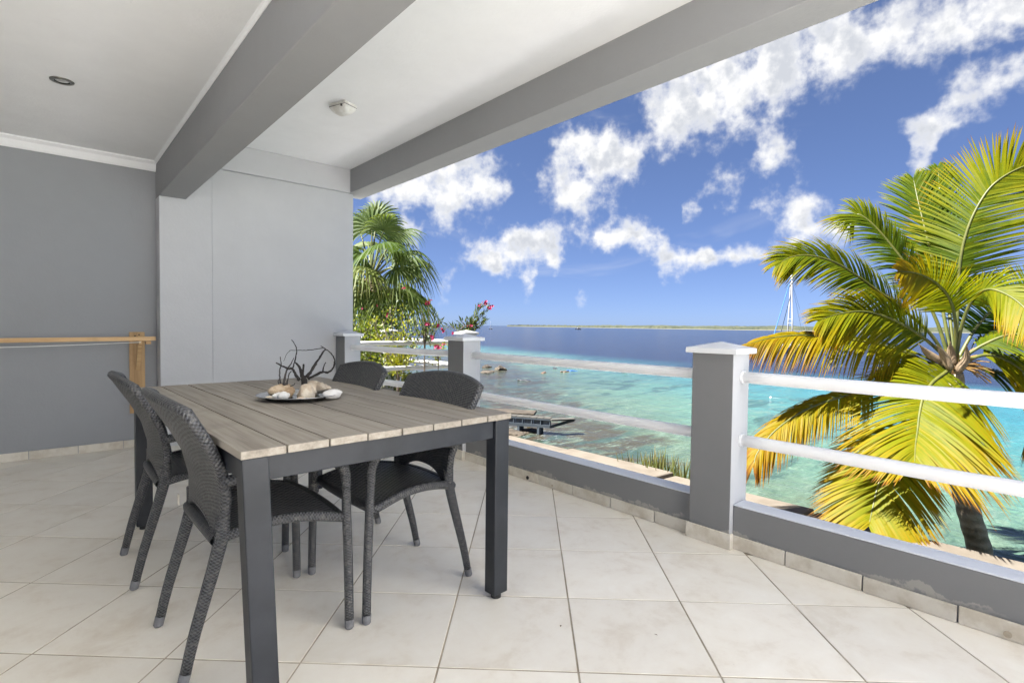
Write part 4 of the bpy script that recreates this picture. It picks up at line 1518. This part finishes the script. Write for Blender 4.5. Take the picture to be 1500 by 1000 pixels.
class LB:
    """leaf builder: strips of faces with an 'age' value on every vertex"""
    def __init__(s):
        s.v, s.f, s.a = [], [], []

    def strip(s, pts, wdir, widths, ages, fold=0.0, fdir=None):
        o = len(s.v)
        for p, w, a in zip(pts, widths, ages):
            s.v += [tuple(p - wdir * w), tuple(p + wdir * w)]
            s.a += [a, a]
        for k in range(len(pts) - 1):
            i = o + 2 * k
            s.f.append((i, i + 1, i + 3, i + 2))

    def leaf(s, p, d, n, ln, wd, age):
        """a small pointed leaf from p along d, n roughly the face normal"""
        sd = d.cross(n)
        if sd.length < 1e-4:
            sd = d.orthogonal()
        sd.normalize()
        o = len(s.v)
        q = p + d * ln
        m1 = p + d * ln * 0.45
        s.v += [tuple(p), tuple(m1 + sd * wd + n * wd * 0.35), tuple(q), tuple(m1 - sd * wd + n * wd * 0.35), tuple(m1)]
        s.a += [age] * 5
        s.f += [(o, o + 1, o + 4), (o + 1, o + 2, o + 4), (o, o + 4, o + 3), (o + 4, o + 2, o + 3)]

    def build(s, name, mat, parent, origin=Vector((0, 0, 0))):
        me = bpy.data.meshes.new(name)
        me.from_pydata([(a - origin.x, b_ - origin.y, c - origin.z) for a, b_, c in s.v], [], s.f)
        at_ = me.attributes.new('age', 'FLOAT', 'POINT')
        at_.data.foreach_set('value', s.a)
        me.materials.append(MATS[mat])
        me.polygons.foreach_set('use_smooth', [True] * len(me.polygons))
        me.update()
        return link(name, me, parent)


UP = Vector((0, 0, 1))
# ------------------------------------------------------------------ coconut palm
KD = 1.14


def pat(x, y, d):
    return at(x, y, d * KD)


PB = pat(1434, 830, 7.45)
PB.z = -3.0
palm = thing('coconut_palm', 'yellowing coconut palm at the sea wall on the right', 'palm tree', PB)
CROWN = pat(1397, 536, 7.4)
rp = random.Random(12)
b = MB()
tp = [Vector((PB.x + 0.05, PB.y - 0.12, -3.1)), pat(1437, 812, 7.42), pat(1418, 745, 7.4), pat(1405, 690, 7.4), pat(1404, 620, 7.4), CROWN + Vector((0, 0, -0.12))]
sp = spline(tp, 10)
b.tube([p - PB for p in sp], [(0.172 - 0.045 * k / len(sp)) * (1 + 0.035 * math.sin(k * 1.7)) for k in range(len(sp))], 18)
b.build('trunk', 'palm_trunk', palm, smooth=True)


def frond(path, d0, d1, ln, face, droop, age0, age1, seed, n=62, start=0.16, both=(1, 1), tipage=0.25, ang0=62, ang1=22, thin=1.0, tw=0.0):
    """feather leaf: rachis through picture positions, distance running from d0 to d1"""
    rnd = random.Random(seed)
    m = len(path)
    P = [pat(x, y, d0 + (d1 - d0) * (k / (m - 1)) ** 1.2) for k, (x, y) in enumerate(path)]
    S = spline(P, 14)
    N = len(S)
    lb = LB()
    root = MB()
    root.tube([p - PB for p in S], [0.026 * (1 - k / N) ** 0.75 + 0.0035 for k in range(N)], 8)
    fr = root.build('frond', 'petiole', palm, smooth=True)
    n = int(n * 1.55)
    for k in range(n):
        t_ = start + (1 - start) * (k + 0.5) / n
        f = t_ * (N - 1)
        i = min(int(f), N - 2)
        p = S[i] + (S[i + 1] - S[i]) * (f - i)
        T = (S[min(i + 2, N - 1)] - S[max(i - 1, 0)]).normalized()
        view = (p - EYE).normalized()
        flat = T.cross(view).normalized()                 # lies across the line of sight
        nat = T.cross(UP)
        nat = nat.normalized() if nat.length > 0.05 else flat
        if flat.z < 0:
            flat = -flat
        if nat.dot(view) < 0:
            nat = -nat                                    # the upper side of the leaf slopes towards the house
        sd = (flat * face + nat * (1 - face)).normalized()
        nr = sd.cross(T).normalized()
        q = (t_ - start) / (1 - start)
        L = ln * KD * (0.45 + 0.55 * math.sin(math.pi * min(1.0, 0.22 + 0.62 * q))) * (1 - 0.62 * max(0, q - 0.72) / 0.28)
        an = R(ang0 + (ang1 - ang0) * q)
        for s_, on in ((-1, both[0]), (1, both[1])):
            if not on or rnd.random() < 0.03:
                continue
            a = an + R(rnd.uniform(-2.5, 2.5))
            d = (sd * s_ * math.sin(a) + T * math.cos(a) + nr * rnd.uniform(-0.05, 0.08) + nr * tw).normalized()
            l = L * rnd.uniform(0.88, 1.08) * on
            dr = droop * rnd.uniform(0.75, 1.3)
            pts, wid, ages = [], [], []
            ns = 6
            ag = age0 + (age1 - age0) * q + rnd.uniform(-0.09, 0.09)
            for j in range(ns + 1):
                g = j / ns
                pp = p + d * (l * g) - UP * (l * dr * g * g) + nr * (0.03 * l * math.sin(3 * g))
                pts.append(pp)
                wid.append(0.0138 * KD * thin * (0.55 + 0.45 * math.sin(math.pi * (0.18 + 0.5 * g))) * (1 - g ** 3) + 0.0006)
                ages.append(min(0.995, max(0.0, ag + tipage * g ** 2.2 + (0.35 if g > 0.93 and rnd.random() < 0.6 else 0))))
            wd = (T - d * T.dot(d)).normalized()
            wd = (wd + nr * rnd.uniform(-0.25, 0.25) + nr * 0.2 * s_).normalized()
            lb.strip(pts, wd, wid, ages)
    lb.build('leaflets', 'coconut_leaf', fr, PB)
    return fr


C_ = (1399, 530)
# back fronds first
frond([C_, (1402, 470), (1404, 414), (1409, 367), (1422, 323), (1444, 283), (1468, 260), (1502, 243), (1530, 240)], 7.4, 7.0, 0.92, 0.85, 0.12, 0.16, 0.45, 1, 84, 0.22, (1, 1), 0.38, 72, 32)
frond([(1394, 528), (1384, 470), (1370, 400), (1356, 340), (1345, 295), (1338, 262)], 7.5, 8.2, 0.78, 0.75, 0.12, 0.05, 0.22, 2, 66, 0.25, (1, 1), 0.2, 55, 22)
frond([(1398, 528), (1392, 470), (1386, 400), (1380, 330), (1376, 275), (1374, 245)], 7.5, 8.4, 0.62, 0.7, 0.12, 0.02, 0.12, 17, 50, 0.35, (1, 1), 0.15, 45, 18)
frond([(1390, 526), (1372, 470), (1342, 410), (1310, 365), (1280, 330), (1258, 314), (1250, 322)], 7.5, 7.9, 0.66, 0.6, 0.30, 0.10, 0.32, 3, 66, 0.25, (1, 0.9), 0.25, 48, 25)
frond([(1388, 528), (1362, 488), (1321, 452), (1287, 427), (1254, 403), (1220, 383), (1184, 374), (1158, 377), (1138, 388)], 7.4, 7.1, 0.64, 0.6, 0.30, 0.18, 0.36, 4, 84, 0.22, (1, 1), 0.32, 52, 20)
frond([(1390, 528), (1362, 502), (1332, 481), (1298, 464), (1264, 456), (1228, 460), (1200, 469)], 7.35, 6.8, 0.72, 0.7, 0.30, 0.30, 0.44, 5, 70, 0.2, (1, 1), 0.25, 50, 20)
frond([(1388, 536), (1366, 533), (1326, 516), (1276, 502), (1220, 495), (1172, 491), (1125, 496), (1092, 505)], 7.4, 7.0, 0.54, 0.5, 0.75, 0.36, 0.74, 6, 84, 0.22, (0.9, 1), 0.25, 52, 18)
frond([(1390, 542), (1356, 536), (1318, 538), (1285, 551)], 7.4, 7.2, 0.40, 0.4, 0.55, 0.45, 0.6, 15, 40, 0.3, (1, 1), 0.25, 45, 20)
frond([(1390, 540), (1345, 552), (1296, 565), (1250, 577), (1205, 590), (1168, 607), (1134, 632), (1110, 662), (1104, 680)], 7.4, 6.9, 0.52, 0.55, 0.65, 0.46, 0.78, 7, 84, 0.3, (0.8, 1), 0.22, 55, 18)
# right hand fronds
frond([(1404, 528), (1440, 505), (1480, 490), (1520, 495), (1560, 520)], 7.4, 7.0, 0.75, 0.5, 0.65, 0.20, 0.35, 12, 60, 0.2, (1, 1), 0.4, 55, 30)
frond([(1406, 534), (1440, 540), (1480, 548), (1530, 556), (1580, 585)], 7.5, 7.6, 0.5, 0.4, 0.5, 0.15, 0.5, 13, 50, 0.25, (1, 1), 0.4, 50, 25)
frond([(1404, 532), (1450, 520), (1500, 545), (1525, 590), (1530, 640)], 7.3, 7.0, 0.6, 0.5, 0.5, 0.40, 0.65, 14, 56, 0.2, (1, 1), 0.3, 55, 25)
frond([(1402, 528), (1430, 480), (1470, 440), (1520, 410), (1570, 400)], 7.5, 8.0, 0.85, 0.7, 0.22, 0.08, 0.25, 16, 60, 0.2, (1, 1), 0.2, 60, 30)
# fronds arching towards the house
frond([(1400, 528), (1408, 480), (1424, 440), (1446, 424), (1474, 431), (1502, 452), (1530, 490)], 7.3, 5.9, 0.62, 0.6, 0.45, 0.26, 0.46, 10, 46, 0.30, (0.7, 1), 0.3, 55, 30, 1.15)
frond([(1398, 528), (1400, 480), (1392, 440), (1372, 415), (1345, 401), (1316, 397)], 7.3, 6.2, 0.60, 0.7, 0.20, 0.28, 0.62, 11, 60, 0.30, (1, 1), 0.2, 50, 22)
# the two big fronds hanging down in front
frond([(1392, 540), (1384, 546), (1366, 560), (1353, 580), (1347, 605), (1344, 630), (1341, 652), (1340, 676)], 7.2, 6.2, 1.12, 0.92, 0.26, 0.34, 0.47, 8, 92, 0.10, (1, 0.92), 0.36, 82, 28, 1.2)
frond([(1388, 545), (1350, 575), (1322, 620), (1306, 655), (1295, 685), (1285, 715), (1278, 745), (1273, 768)], 7.2, 6.5, 0.86, 0.92, 0.20, 0.33, 0.46, 9, 96, 0.30, (1, 1), 0.46, 70, 30, 1.1)

# old leaf bases, spathes and flower stalks in the crown
for k in range(9):
    a = k * 0.72 + 0.2
    d = (CR * math.cos(a) + fw * math.sin(a)).normalized()
    p0 = CROWN - PB + Vector((0, 0, -0.10))
    b = MB()
    b.tube([p0 + d * 0.06, p0 + d * 0.14 + UP * 0.12, p0 + d * 0.20 + UP * (0.22 + 0.05 * (k % 3))], [0.05, 0.036, 0.012], 8)
    b.build('leaf_base', 'dry_husk', palm, smooth=True)
for (x0, y0), (x1, y1), (x2, y2), dd in (((1402, 545), (1415, 525), (1416, 503), 7.1), ((1392, 540), (1382, 520), (1372, 505), 7.1), ((1396, 535), (1393, 515), (1392, 500), 7.2), ((1380, 530), (1360, 518), (1345, 503), 7.2)):
    b = MB()
    b.tube([p - PB for p in spline([pat(x0, y0, dd), pat(x1, y1, dd), pat(x2, y2, dd - 0.1)], 5)], [0.045, 0.055, 0.06, 0.06, 0.06, 0.055, 0.045, 0.035, 0.02, 0.01, 0.004], 10)
    b.build('spathe', 'dry_husk', palm, smooth=True)
for k in range(34):
    b = MB()
    a = rp.uniform(-0.5, 1.1)
    l = rp.uniform(0.25, 0.5)
    side = 1 if k % 3 else -1
    d = (CR * side * math.cos(a) + UP * math.sin(a) - fw * rp.uniform(-0.2, 0.6)).normalized()
    p0 = CROWN - PB - fw * 0.10
    b.tube(spline([p0 + d * 0.05, p0 + d * l * 0.6, p0 + d * l - UP * 0.07], 3), 0.008, 5)
    b.build('flower_stalk', 'flower_stalk', palm)

# ------------------------------------------------------------------ fan palm
FB = at(541, 520, 9.7)
FB.z = -2.0
fan = thing('fan_palm', 'green fan palm beside the end wall with a shaggy trunk', 'palm tree', FB)
FC = at(543, 408, 9.7)
b = MB()
sp = spline([FB, at(541, 500, 9.7), at(546, 440, 9.7), FC], 8)
b.tube([p - FB for p in sp], [0.20 + 0.03 * math.sin(k * 2.1) for k in range(len(sp))], 16)
b.build('trunk', 'palm_trunk', fan, smooth=True)


def fan_leaf(hub, dirv, up, rad, droop, age, seed, petiole_from):
    rnd = random.Random(seed)
    dirv = dirv.normalized()
    sd = dirv.cross(up).normalized()
    nr = sd.cross(dirv).normalized()
    root = MB()
    mid = (petiole_from + hub) / 2 + UP * 0.06
    root.tube([p - FB for p in spline([petiole_from, mid, hub], 5)], [0.022 - 0.012 * k / 10 for k in range(11)], 6)
    fr = root.build('leaf', 'petiole', fan, smooth=True)
    lb = LB()
    n = 38
    for k in range(n):
        a = R(-122 + 244 * (k + 0.5) / n)
        d = (dirv * math.cos(a) + sd * math.sin(a)).normalized()
        tn = (-dirv * math.sin(a) + sd * math.cos(a)).normalized()
        l = rad * (1.0 - 0.22 * abs(a) / 2.1) * rnd.uniform(0.92, 1.06)
        da = R(244 / n) * 0.5
        pts, wid, ages = [], [], []
        for j in range(8):
            g = j / 7
            r = l * g
            p = hub + d * r - UP * (droop * l * g ** 2.6) + nr * (0.16 * l * (1 - math.cos(a)) * g * (-0.25) + (0.02 if k % 2 else -0.02) * g * (1 - g))
            if g > 0.6:
                p += Vector((rnd.uniform(-1, 1), rnd.uniform(-1, 1), rnd.uniform(-1, 0.4))) * 0.02 * l * (g - 0.6) * 5
            pts.append(p)
            w = r * math.tan(da) * 1.04 if g < 0.52 else l * 0.52 * math.tan(da) * (1 - (g - 0.52) / 0.48) ** 0.8
            wid.append(w + 0.001)
            ages.append(min(0.98, max(0, age + rnd.uniform(-0.08, 0.08) + 0.2 * g * g)))
        wd = (tn + nr * (0.45 if k % 2 else -0.45)).normalized()
        lb.strip(pts, wd, wid, ages)
    lb.build('blade', 'fan_leaf', fr, FB)


# hubs by where each fan shows, distance offset, growth direction (right, up, away), size
HUBS = [(545, 335, 0.1, (0.15, 1, 0.1), 0.62, 0.25), (528, 340, 0.3, (-0.35, 1, 0.2), 0.62, 0.3), (562, 338, -0.3, (0.5, 0.75, -0.3), 0.62, 0.55),
        (582, 345, 0.0, (0.9, 0.5, -0.1), 0.60, 0.6), (558, 362, -0.5, (0.45, 0.3, -0.8), 0.66, 0.75), (590, 372, -0.2, (1, 0.25, -0.2), 0.62, 0.85),
        (604, 382, 0.3, (1, 0.1, 0.2), 0.55, 0.9), (583, 392, -0.4, (0.9, -0.1, -0.6), 0.62, 0.95), (530, 372, -0.4, (-0.6, 0.35, -0.6), 0.66, 0.7),
        (518, 365, 0.2, (-1, 0.4, 0.2), 0.62, 0.7), (536, 392, -0.6, (-0.1, 0.1, -1), 0.62, 0.9), (588, 420, 0.1, (0.9, -0.35, 0.1), 0.66, 0.75),
        (572, 424, -0.4, (0.7, -0.5, -0.6), 0.64, 0.8), (604, 430, 0.4, (0.9, -0.3, 0.4), 0.62, 0.8), (560, 440, -0.2, (0.35, -0.9, -0.3), 0.58, 0.5),
        (520, 400, -0.2, (-0.8, -0.2, -0.3), 0.62, 0.85), (512, 420, 0.2, (-0.9, -0.4, 0.1), 0.62, 0.8), (528, 430, -0.4, (-0.3, -0.9, -0.3), 0.55, 0.5),
        (552, 318, 0.4, (0.2, 1, 0.4), 0.55, 0.2), (574, 372, 0.5, (0.7, 0.3, 0.6), 0.6, 0.8), (540, 360, 0.6, (-0.1, 0.6, 0.8), 0.6, 0.6)]
for k, (x, y, dz, dv, rad, dr) in enumerate(HUBS):
    hub = at(x, y, 9.7 + dz)
    d = CR * dv[0] + UP * dv[1] + fw * dv[2]
    upv = -fw * 0.45 + UP * 0.8 + CR * 0.1 if dv[1] < 0.7 else -fw
    fan_leaf(hub, d, upv, rad * 1.15, 0.15 + dr * 0.8, 0.15 + 0.35 * random.random() + (0.1 if k % 5 == 0 else 0), 100 + k, FC + (hub - FC) * 0.12)
# dead leaf skirt
rs = random.Random(5)
for k in range(16):
    a = k * 0.42
    d = CR * math.cos(a) + fw * math.sin(a)
    p0 = FC - UP * rs.uniform(0.0, 0.35) + d * 0.18
    lb = LB()
    for j in range(6):
        e = d + CR * rs.uniform(-0.5, 0.5)
        L = rs.uniform(0.45, 0.85)
        pts = [p0 + e * 0.22 * g - UP * L * g ** 1.5 + d * 0.05 * math.sin(3 * g) for g in (0, 0.25, 0.5, 0.75, 1)]
        lb.strip(pts, CR if abs(e.dot(CR)) < 0.7 else fw, [0.012, 0.022, 0.025, 0.018, 0.002], [0.95] * 5)
    lb.build('dead_leaf', 'fan_leaf', fan, FB)

# ------------------------------------------------------------------ shrubs


def shrub(name, label, cat, base, stems, leafmat, ln, wd, per, age, seed, spread=0.05, flowers=None, stem_r=0.008, narrow=False, group=None):
    rnd = random.Random(seed)
    t_ = thing(name, label, cat, base, 0, group)
    lb = LB()
    fl = LB()
    for path in stems:
        S = spline(path, 8)
        b = MB()
        b.tube([p - base for p in S], [stem_r * (1 - 0.75 * k / len(S)) + 0.0012 for k in range(len(S))], 6)
        b.build('stem', 'stem_brown', t_, smooth=True)
        N = len(S)
        for k in range(per):
            f = rnd.uniform(0.30, 1.0) ** 0.8 * (N - 1)
            i = min(int(f), N - 2)
            p = S[i] + (S[i + 1] - S[i]) * (f - i)
            T = (S[i + 1] - S[i]).normalized()
            off = Vector((rnd.gauss(0, 1), rnd.gauss(0, 1), rnd.gauss(0, 1)))
            if not narrow:
                p = p + off * spread
                d = (off * 0.6 + UP * 0.5 + T * 0.4 + Vector((rnd.uniform(-1, 1), rnd.uniform(-1, 1), 0)) * 0.6).normalized()
            else:
                p = p + off * spread * 0.3
                d = (off * 0.45 + T * 0.9 + UP * 0.25).normalized()
            nr = (UP + Vector((rnd.uniform(-1, 1), rnd.uniform(-1, 1), rnd.uniform(-0.5, 0.5))) * 0.8).normalized()
            nr = (nr - d * nr.dot(d)).normalized()
            lb.leaf(p, d, nr, ln * rnd.uniform(0.6, 1.25), wd * rnd.uniform(0.7, 1.2), min(0.98, max(0, age + rnd.uniform(-0.35, 0.35))))
    lb.build('foliage', leafmat, t_, base)
    if flowers:
        for c, r, m in flowers:
            for k in range(m):
                p = c + Vector((rnd.gauss(0, 1), rnd.gauss(0, 1), rnd.gauss(0, 1))) * r
                ax = (Vector((rnd.uniform(-1, 1), rnd.uniform(-1, 1), rnd.uniform(-0.2, 1))) - fw * 0.6).normalized()
                s1 = ax.orthogonal().normalized()
                s2 = ax.cross(s1)
                for j in range(5):
                    a = j * 1.257 + rnd.uniform(-0.2, 0.2)
                    d = (s1 * math.cos(a) + s2 * math.sin(a) + ax * 0.45).normalized()
                    fl.leaf(p, d, ax, 0.024 * rnd.uniform(0.8, 1.3), 0.011, rnd.random())
        fl.build('flower_cluster', 'petal_pink', t_, base)
    return t_


def wander(p0, p1, seed, amp=0.06, n=4):
    rnd = random.Random(seed)
    return [p0 + (p1 - p0) * (k / n) + Vector((rnd.gauss(0, amp), rnd.gauss(0, amp), 0)) * (1 if 0 < k < n else 0) for k in range(n + 1)]


# yellow-green shrub in front of the neighbour's rails
bs = at(586, 640, 7.0)
bs.z = -1.8
root = at(583, 560, 7.0)
st = []
for k, (x, y) in enumerate([(571, 452), (560, 470), (600, 462), (590, 478), (552, 486), (612, 470), (622, 480), (578, 500), (607, 500), (545, 470), (635, 478), (566, 495), (597, 520), (590, 455)]):
    e = at(x, y, 7.0 + 0.4 * math.sin(k * 1.9))
    m1 = root + (e - root) * 0.4 + CR * (0.02 * math.sin(k * 2.2))
    st.append([bs, root + (root - bs) * 0.0 + CR * 0.01 * math.sin(k), m1, e])
shrub('leafy_shrub', 'bright yellow-green shrub growing in front of the next terrace railing', 'shrub', bs, st, 'shrub_yellow', 0.046, 0.015, 70, 0.6, 31, 0.045)

# green hedge at the foot of the fan palm
bh = at(545, 560, 8.6)
bh.z = -1.8
st = []
for k in range(26):
    e = at(505 + 95 * ((k * 0.618) % 1), 446 + 55 * ((k * 0.37) % 1), 8.4 + 0.8 * math.sin(k * 2.3))
    st.append(wander(bh + Vector((0, 0, 1.3)) + CR * 0.3 * math.sin(k), e, k, 0.05, 3))
shrub('hedge_shrub', 'dark green hedge with scattered red blossoms at the foot of the fan palm', 'shrub', bh, st, 'hedge_leaf', 0.06, 0.022, 150, 0.4, 41, 0.11,
      [(at(536, 487, 8.0), 0.02, 2), (at(566, 461, 8.0), 0.02, 2), (at(553, 446, 8.0), 0.02, 1), (at(530, 450, 8.2), 0.02, 1)])
bh2 = at(522, 560, 7.4)
bh2.z = -1.8
st = []
for k in range(14):
    e = at(500 + 60 * ((k * 0.618) % 1), 462 + 40 * ((k * 0.37) % 1), 7.4 + 0.5 * math.sin(k * 2.3))
    st.append(wander(bh2 + Vector((0, 0, 1.2)) + CR * 0.2 * math.sin(k), e, k + 50, 0.05, 3))
shrub('hedge_shrub', 'light green leafy bush hugging the corner of the end wall', 'shrub', bh2, st, 'shrub_yellow', 0.045, 0.017, 150, 0.22, 47, 0.09)

# oleanders
bo = at(620, 640, 6.6)
bo.z = -1.8
ro = at(622, 520, 6.6)
st = [[bo, ro, at(627, 480, 6.6), at(628, 440, 6.6)], [bo, ro, at(622, 480, 6.6), at(617, 450, 6.6)], [bo, ro, at(632, 490, 6.6), at(638, 462, 6.6)], [bo, ro, at(630, 500, 6.6), at(645, 470, 6.5)], [bo, ro, at(612, 490, 6.5), at(606, 468, 6.6)]]
shrub('oleander', 'slender oleander with a pink blossom at its tip, left of the post', 'shrub', bo, st, 'oleander_leaf', 0.075, 0.0085, 60, 0.5, 51, 0.05,
      [(at(626, 443, 6.55), 0.022, 7), (at(640, 476, 6.5), 0.016, 4), (at(647, 483, 6.5), 0.014, 3), (at(628, 476, 6.5), 0.012, 3), (at(634, 494, 6.5), 0.016, 4), (at(641, 508, 6.5), 0.016, 4), (at(591, 423, 6.6), 0.01, 2)], 0.008, True)
bo2 = at(700, 640, 8.2)
bo2.z = -1.8
ro2 = at(690, 500, 8.2)
st = [[bo2, ro2, at(694, 478, 8.2), at(706, 462, 8.2), at(714, 452, 8.2)], [bo2, ro2, at(690, 480, 8.2), at(696, 462, 8.2), at(704, 447, 8.2)], [bo2, ro2, at(685, 484, 8.2), at(677, 470, 8.2)], [bo2, ro2, at(690, 482, 8.2), at(688, 468, 8.2)], [bo2, ro2, at(678, 488, 8.2), at(672, 478, 8.2)], [bo2, ro2, at(702, 480, 8.2), at(712, 468, 8.2)], [bo2, ro2, at(696, 484, 8.2), at(700, 458, 8.2)], [bo2, ro2, at(670, 485, 8.1), at(660, 478, 8.2), at(652, 482, 8.1)]]
shrub('oleander', 'oleander with a cluster of pink blossoms rising behind the capped post', 'shrub', bo2, st, 'oleander_leaf', 0.10, 0.011, 52, 0.5, 61, 0.05,
      [(at(718, 451, 8.1), 0.024, 9), (at(710, 445, 8.1), 0.022, 8), (at(703, 449, 8.1), 0.016, 5), (at(689, 477, 8.1), 0.016, 4), (at(682, 488, 8.1), 0.014, 3), (at(664, 488, 8.0), 0.014, 3)], 0.008, True)
bo3 = at(645, 640, 7.0)
bo3.z = -1.8
ro3 = at(642, 545, 7.0)
st = [[bo3, ro3, at(648, 515, 7.0), at(652, 503, 7.0)], [bo3, ro3, at(641, 520, 7.0), at(640, 505, 7.0)], [bo3, ro3, at(638, 525, 7.0), at(634, 512, 7.0)]]
shrub('leafy_shrub', 'small yellow-green sprig with pink buds close against the post', 'shrub', bo3, st, 'shrub_yellow', 0.05, 0.014, 45, 0.6, 71, 0.04, [(at(640, 508, 6.9), 0.02, 5), (at(651, 506, 6.9), 0.012, 3)], 0.006)
# low plants at the edge of the next terrace
bp3 = at(590, 572, 8.9)
for k, (x, y, lab) in enumerate(((570, 566, 'low orange-tinged plant between the two far chair backs, left one'), (588, 570, 'low yellow-green plant between the two far chair backs, right one'), (600, 555, 'thin yellow plant beyond the far chair, in front of the sea'))):
    q = at(x, y + 10, 8.7)
    st = [wander(q, at(x + 10 * math.sin(j * 2.1), y - 3 + 3 * math.cos(j * 1.3), 8.7 + 0.2 * math.sin(j)), j + k * 9, 0.02, 3) for j in range(7)]
    shrub('low_plant', lab, 'plant', q, st, 'shrub_yellow', 0.05, 0.02, 26, 0.85, 81 + k, 0.03, None, 0.005)

# spiky plants below the sea wall edge
rs = random.Random(9)
spk = [(918, 684, 3), (938, 690, 4), (958, 694, 7), (972, 697, 9), (990, 702, 6), (1006, 706, 6), (1018, 708, 6)]
labs = ['short tuft of pale reeds at the left end of the sea wall row', 'small dry tuft of reeds second from the left on the sea wall', 'green tuft of reeds third from the left on the sea wall', 'tallest tuft of reeds in the middle of the sea wall row', 'leaning tuft of reeds right of the tallest one', 'tuft of green reeds close to the front post', 'tuft of reeds partly hidden by the front post']
for (x, y, n_), lab in zip(spk, labs):
    q = on_plane(x, y, PZ)
    base = Vector((q.x + 0.22, q.y + 0.1, -2.75))
    t_ = thing('reed_tuft', lab, 'reeds', base, 0, 'reeds growing along the sea wall')
    lb = LB()
    for k in range(n_ * 4):
        p0 = base + CR * rs.uniform(-0.14, 0.14) + fw * rs.uniform(-0.1, 0.2)
        h = 1.02 + rs.uniform(0.02, 0.34) * (1.3 if 955 < x < 980 else 1.0)
        ln_ = CR * rs.uniform(-0.18, 0.22) + fw * rs.uniform(-0.15, 0.15)
        pts = [p0 + UP * h * g + ln_ * g * g for g in (0, 0.3, 0.6, 0.85, 1.0)]
        a = rs.uniform(0.1, 0.5)
        lb.strip(pts, (CR + fw * rs.uniform(-0.4, 0.4)).normalized(), [0.010, 0.015, 0.014, 0.009, 0.001], [a, a, a + 0.1, a + 0.25, min(0.98, a + 0.6)])
    lb.build('blades', 'reed_leaf', t_, base)

# dry leaf fragments blown onto the floor
for x_, y_, a_, lab in ((1.40, 1.28, 0.4, 'tiny dark leaf fragment on the floor right of the table leg'), (1.62, 1.02, 1.9, 'tiny dark leaf fragment nearest the camera on the open floor'), (1.02, 2.05, 2.7, 'tiny dark leaf fragment under the table beside the chair legs')):
    b = MB()
    b.add([(-0.011, 0, 0.001), (0, -0.005, 0.003), (0.012, 0, 0.0015), (0, 0.006, 0.005), (0, 0, 0.0015)], [(0, 1, 4), (1, 2, 4), (2, 3, 4), (3, 0, 4)])
    o = b.build('leaf_fragment', 'dry_husk')
    o.location = (x_, y_, 0.0005)
    o.scale = (0.6, 0.6, 0.6)
    o.rotation_euler = (0, 0, a_)
    tag(o, lab, 'leaf', 'leaf fragments on the floor')
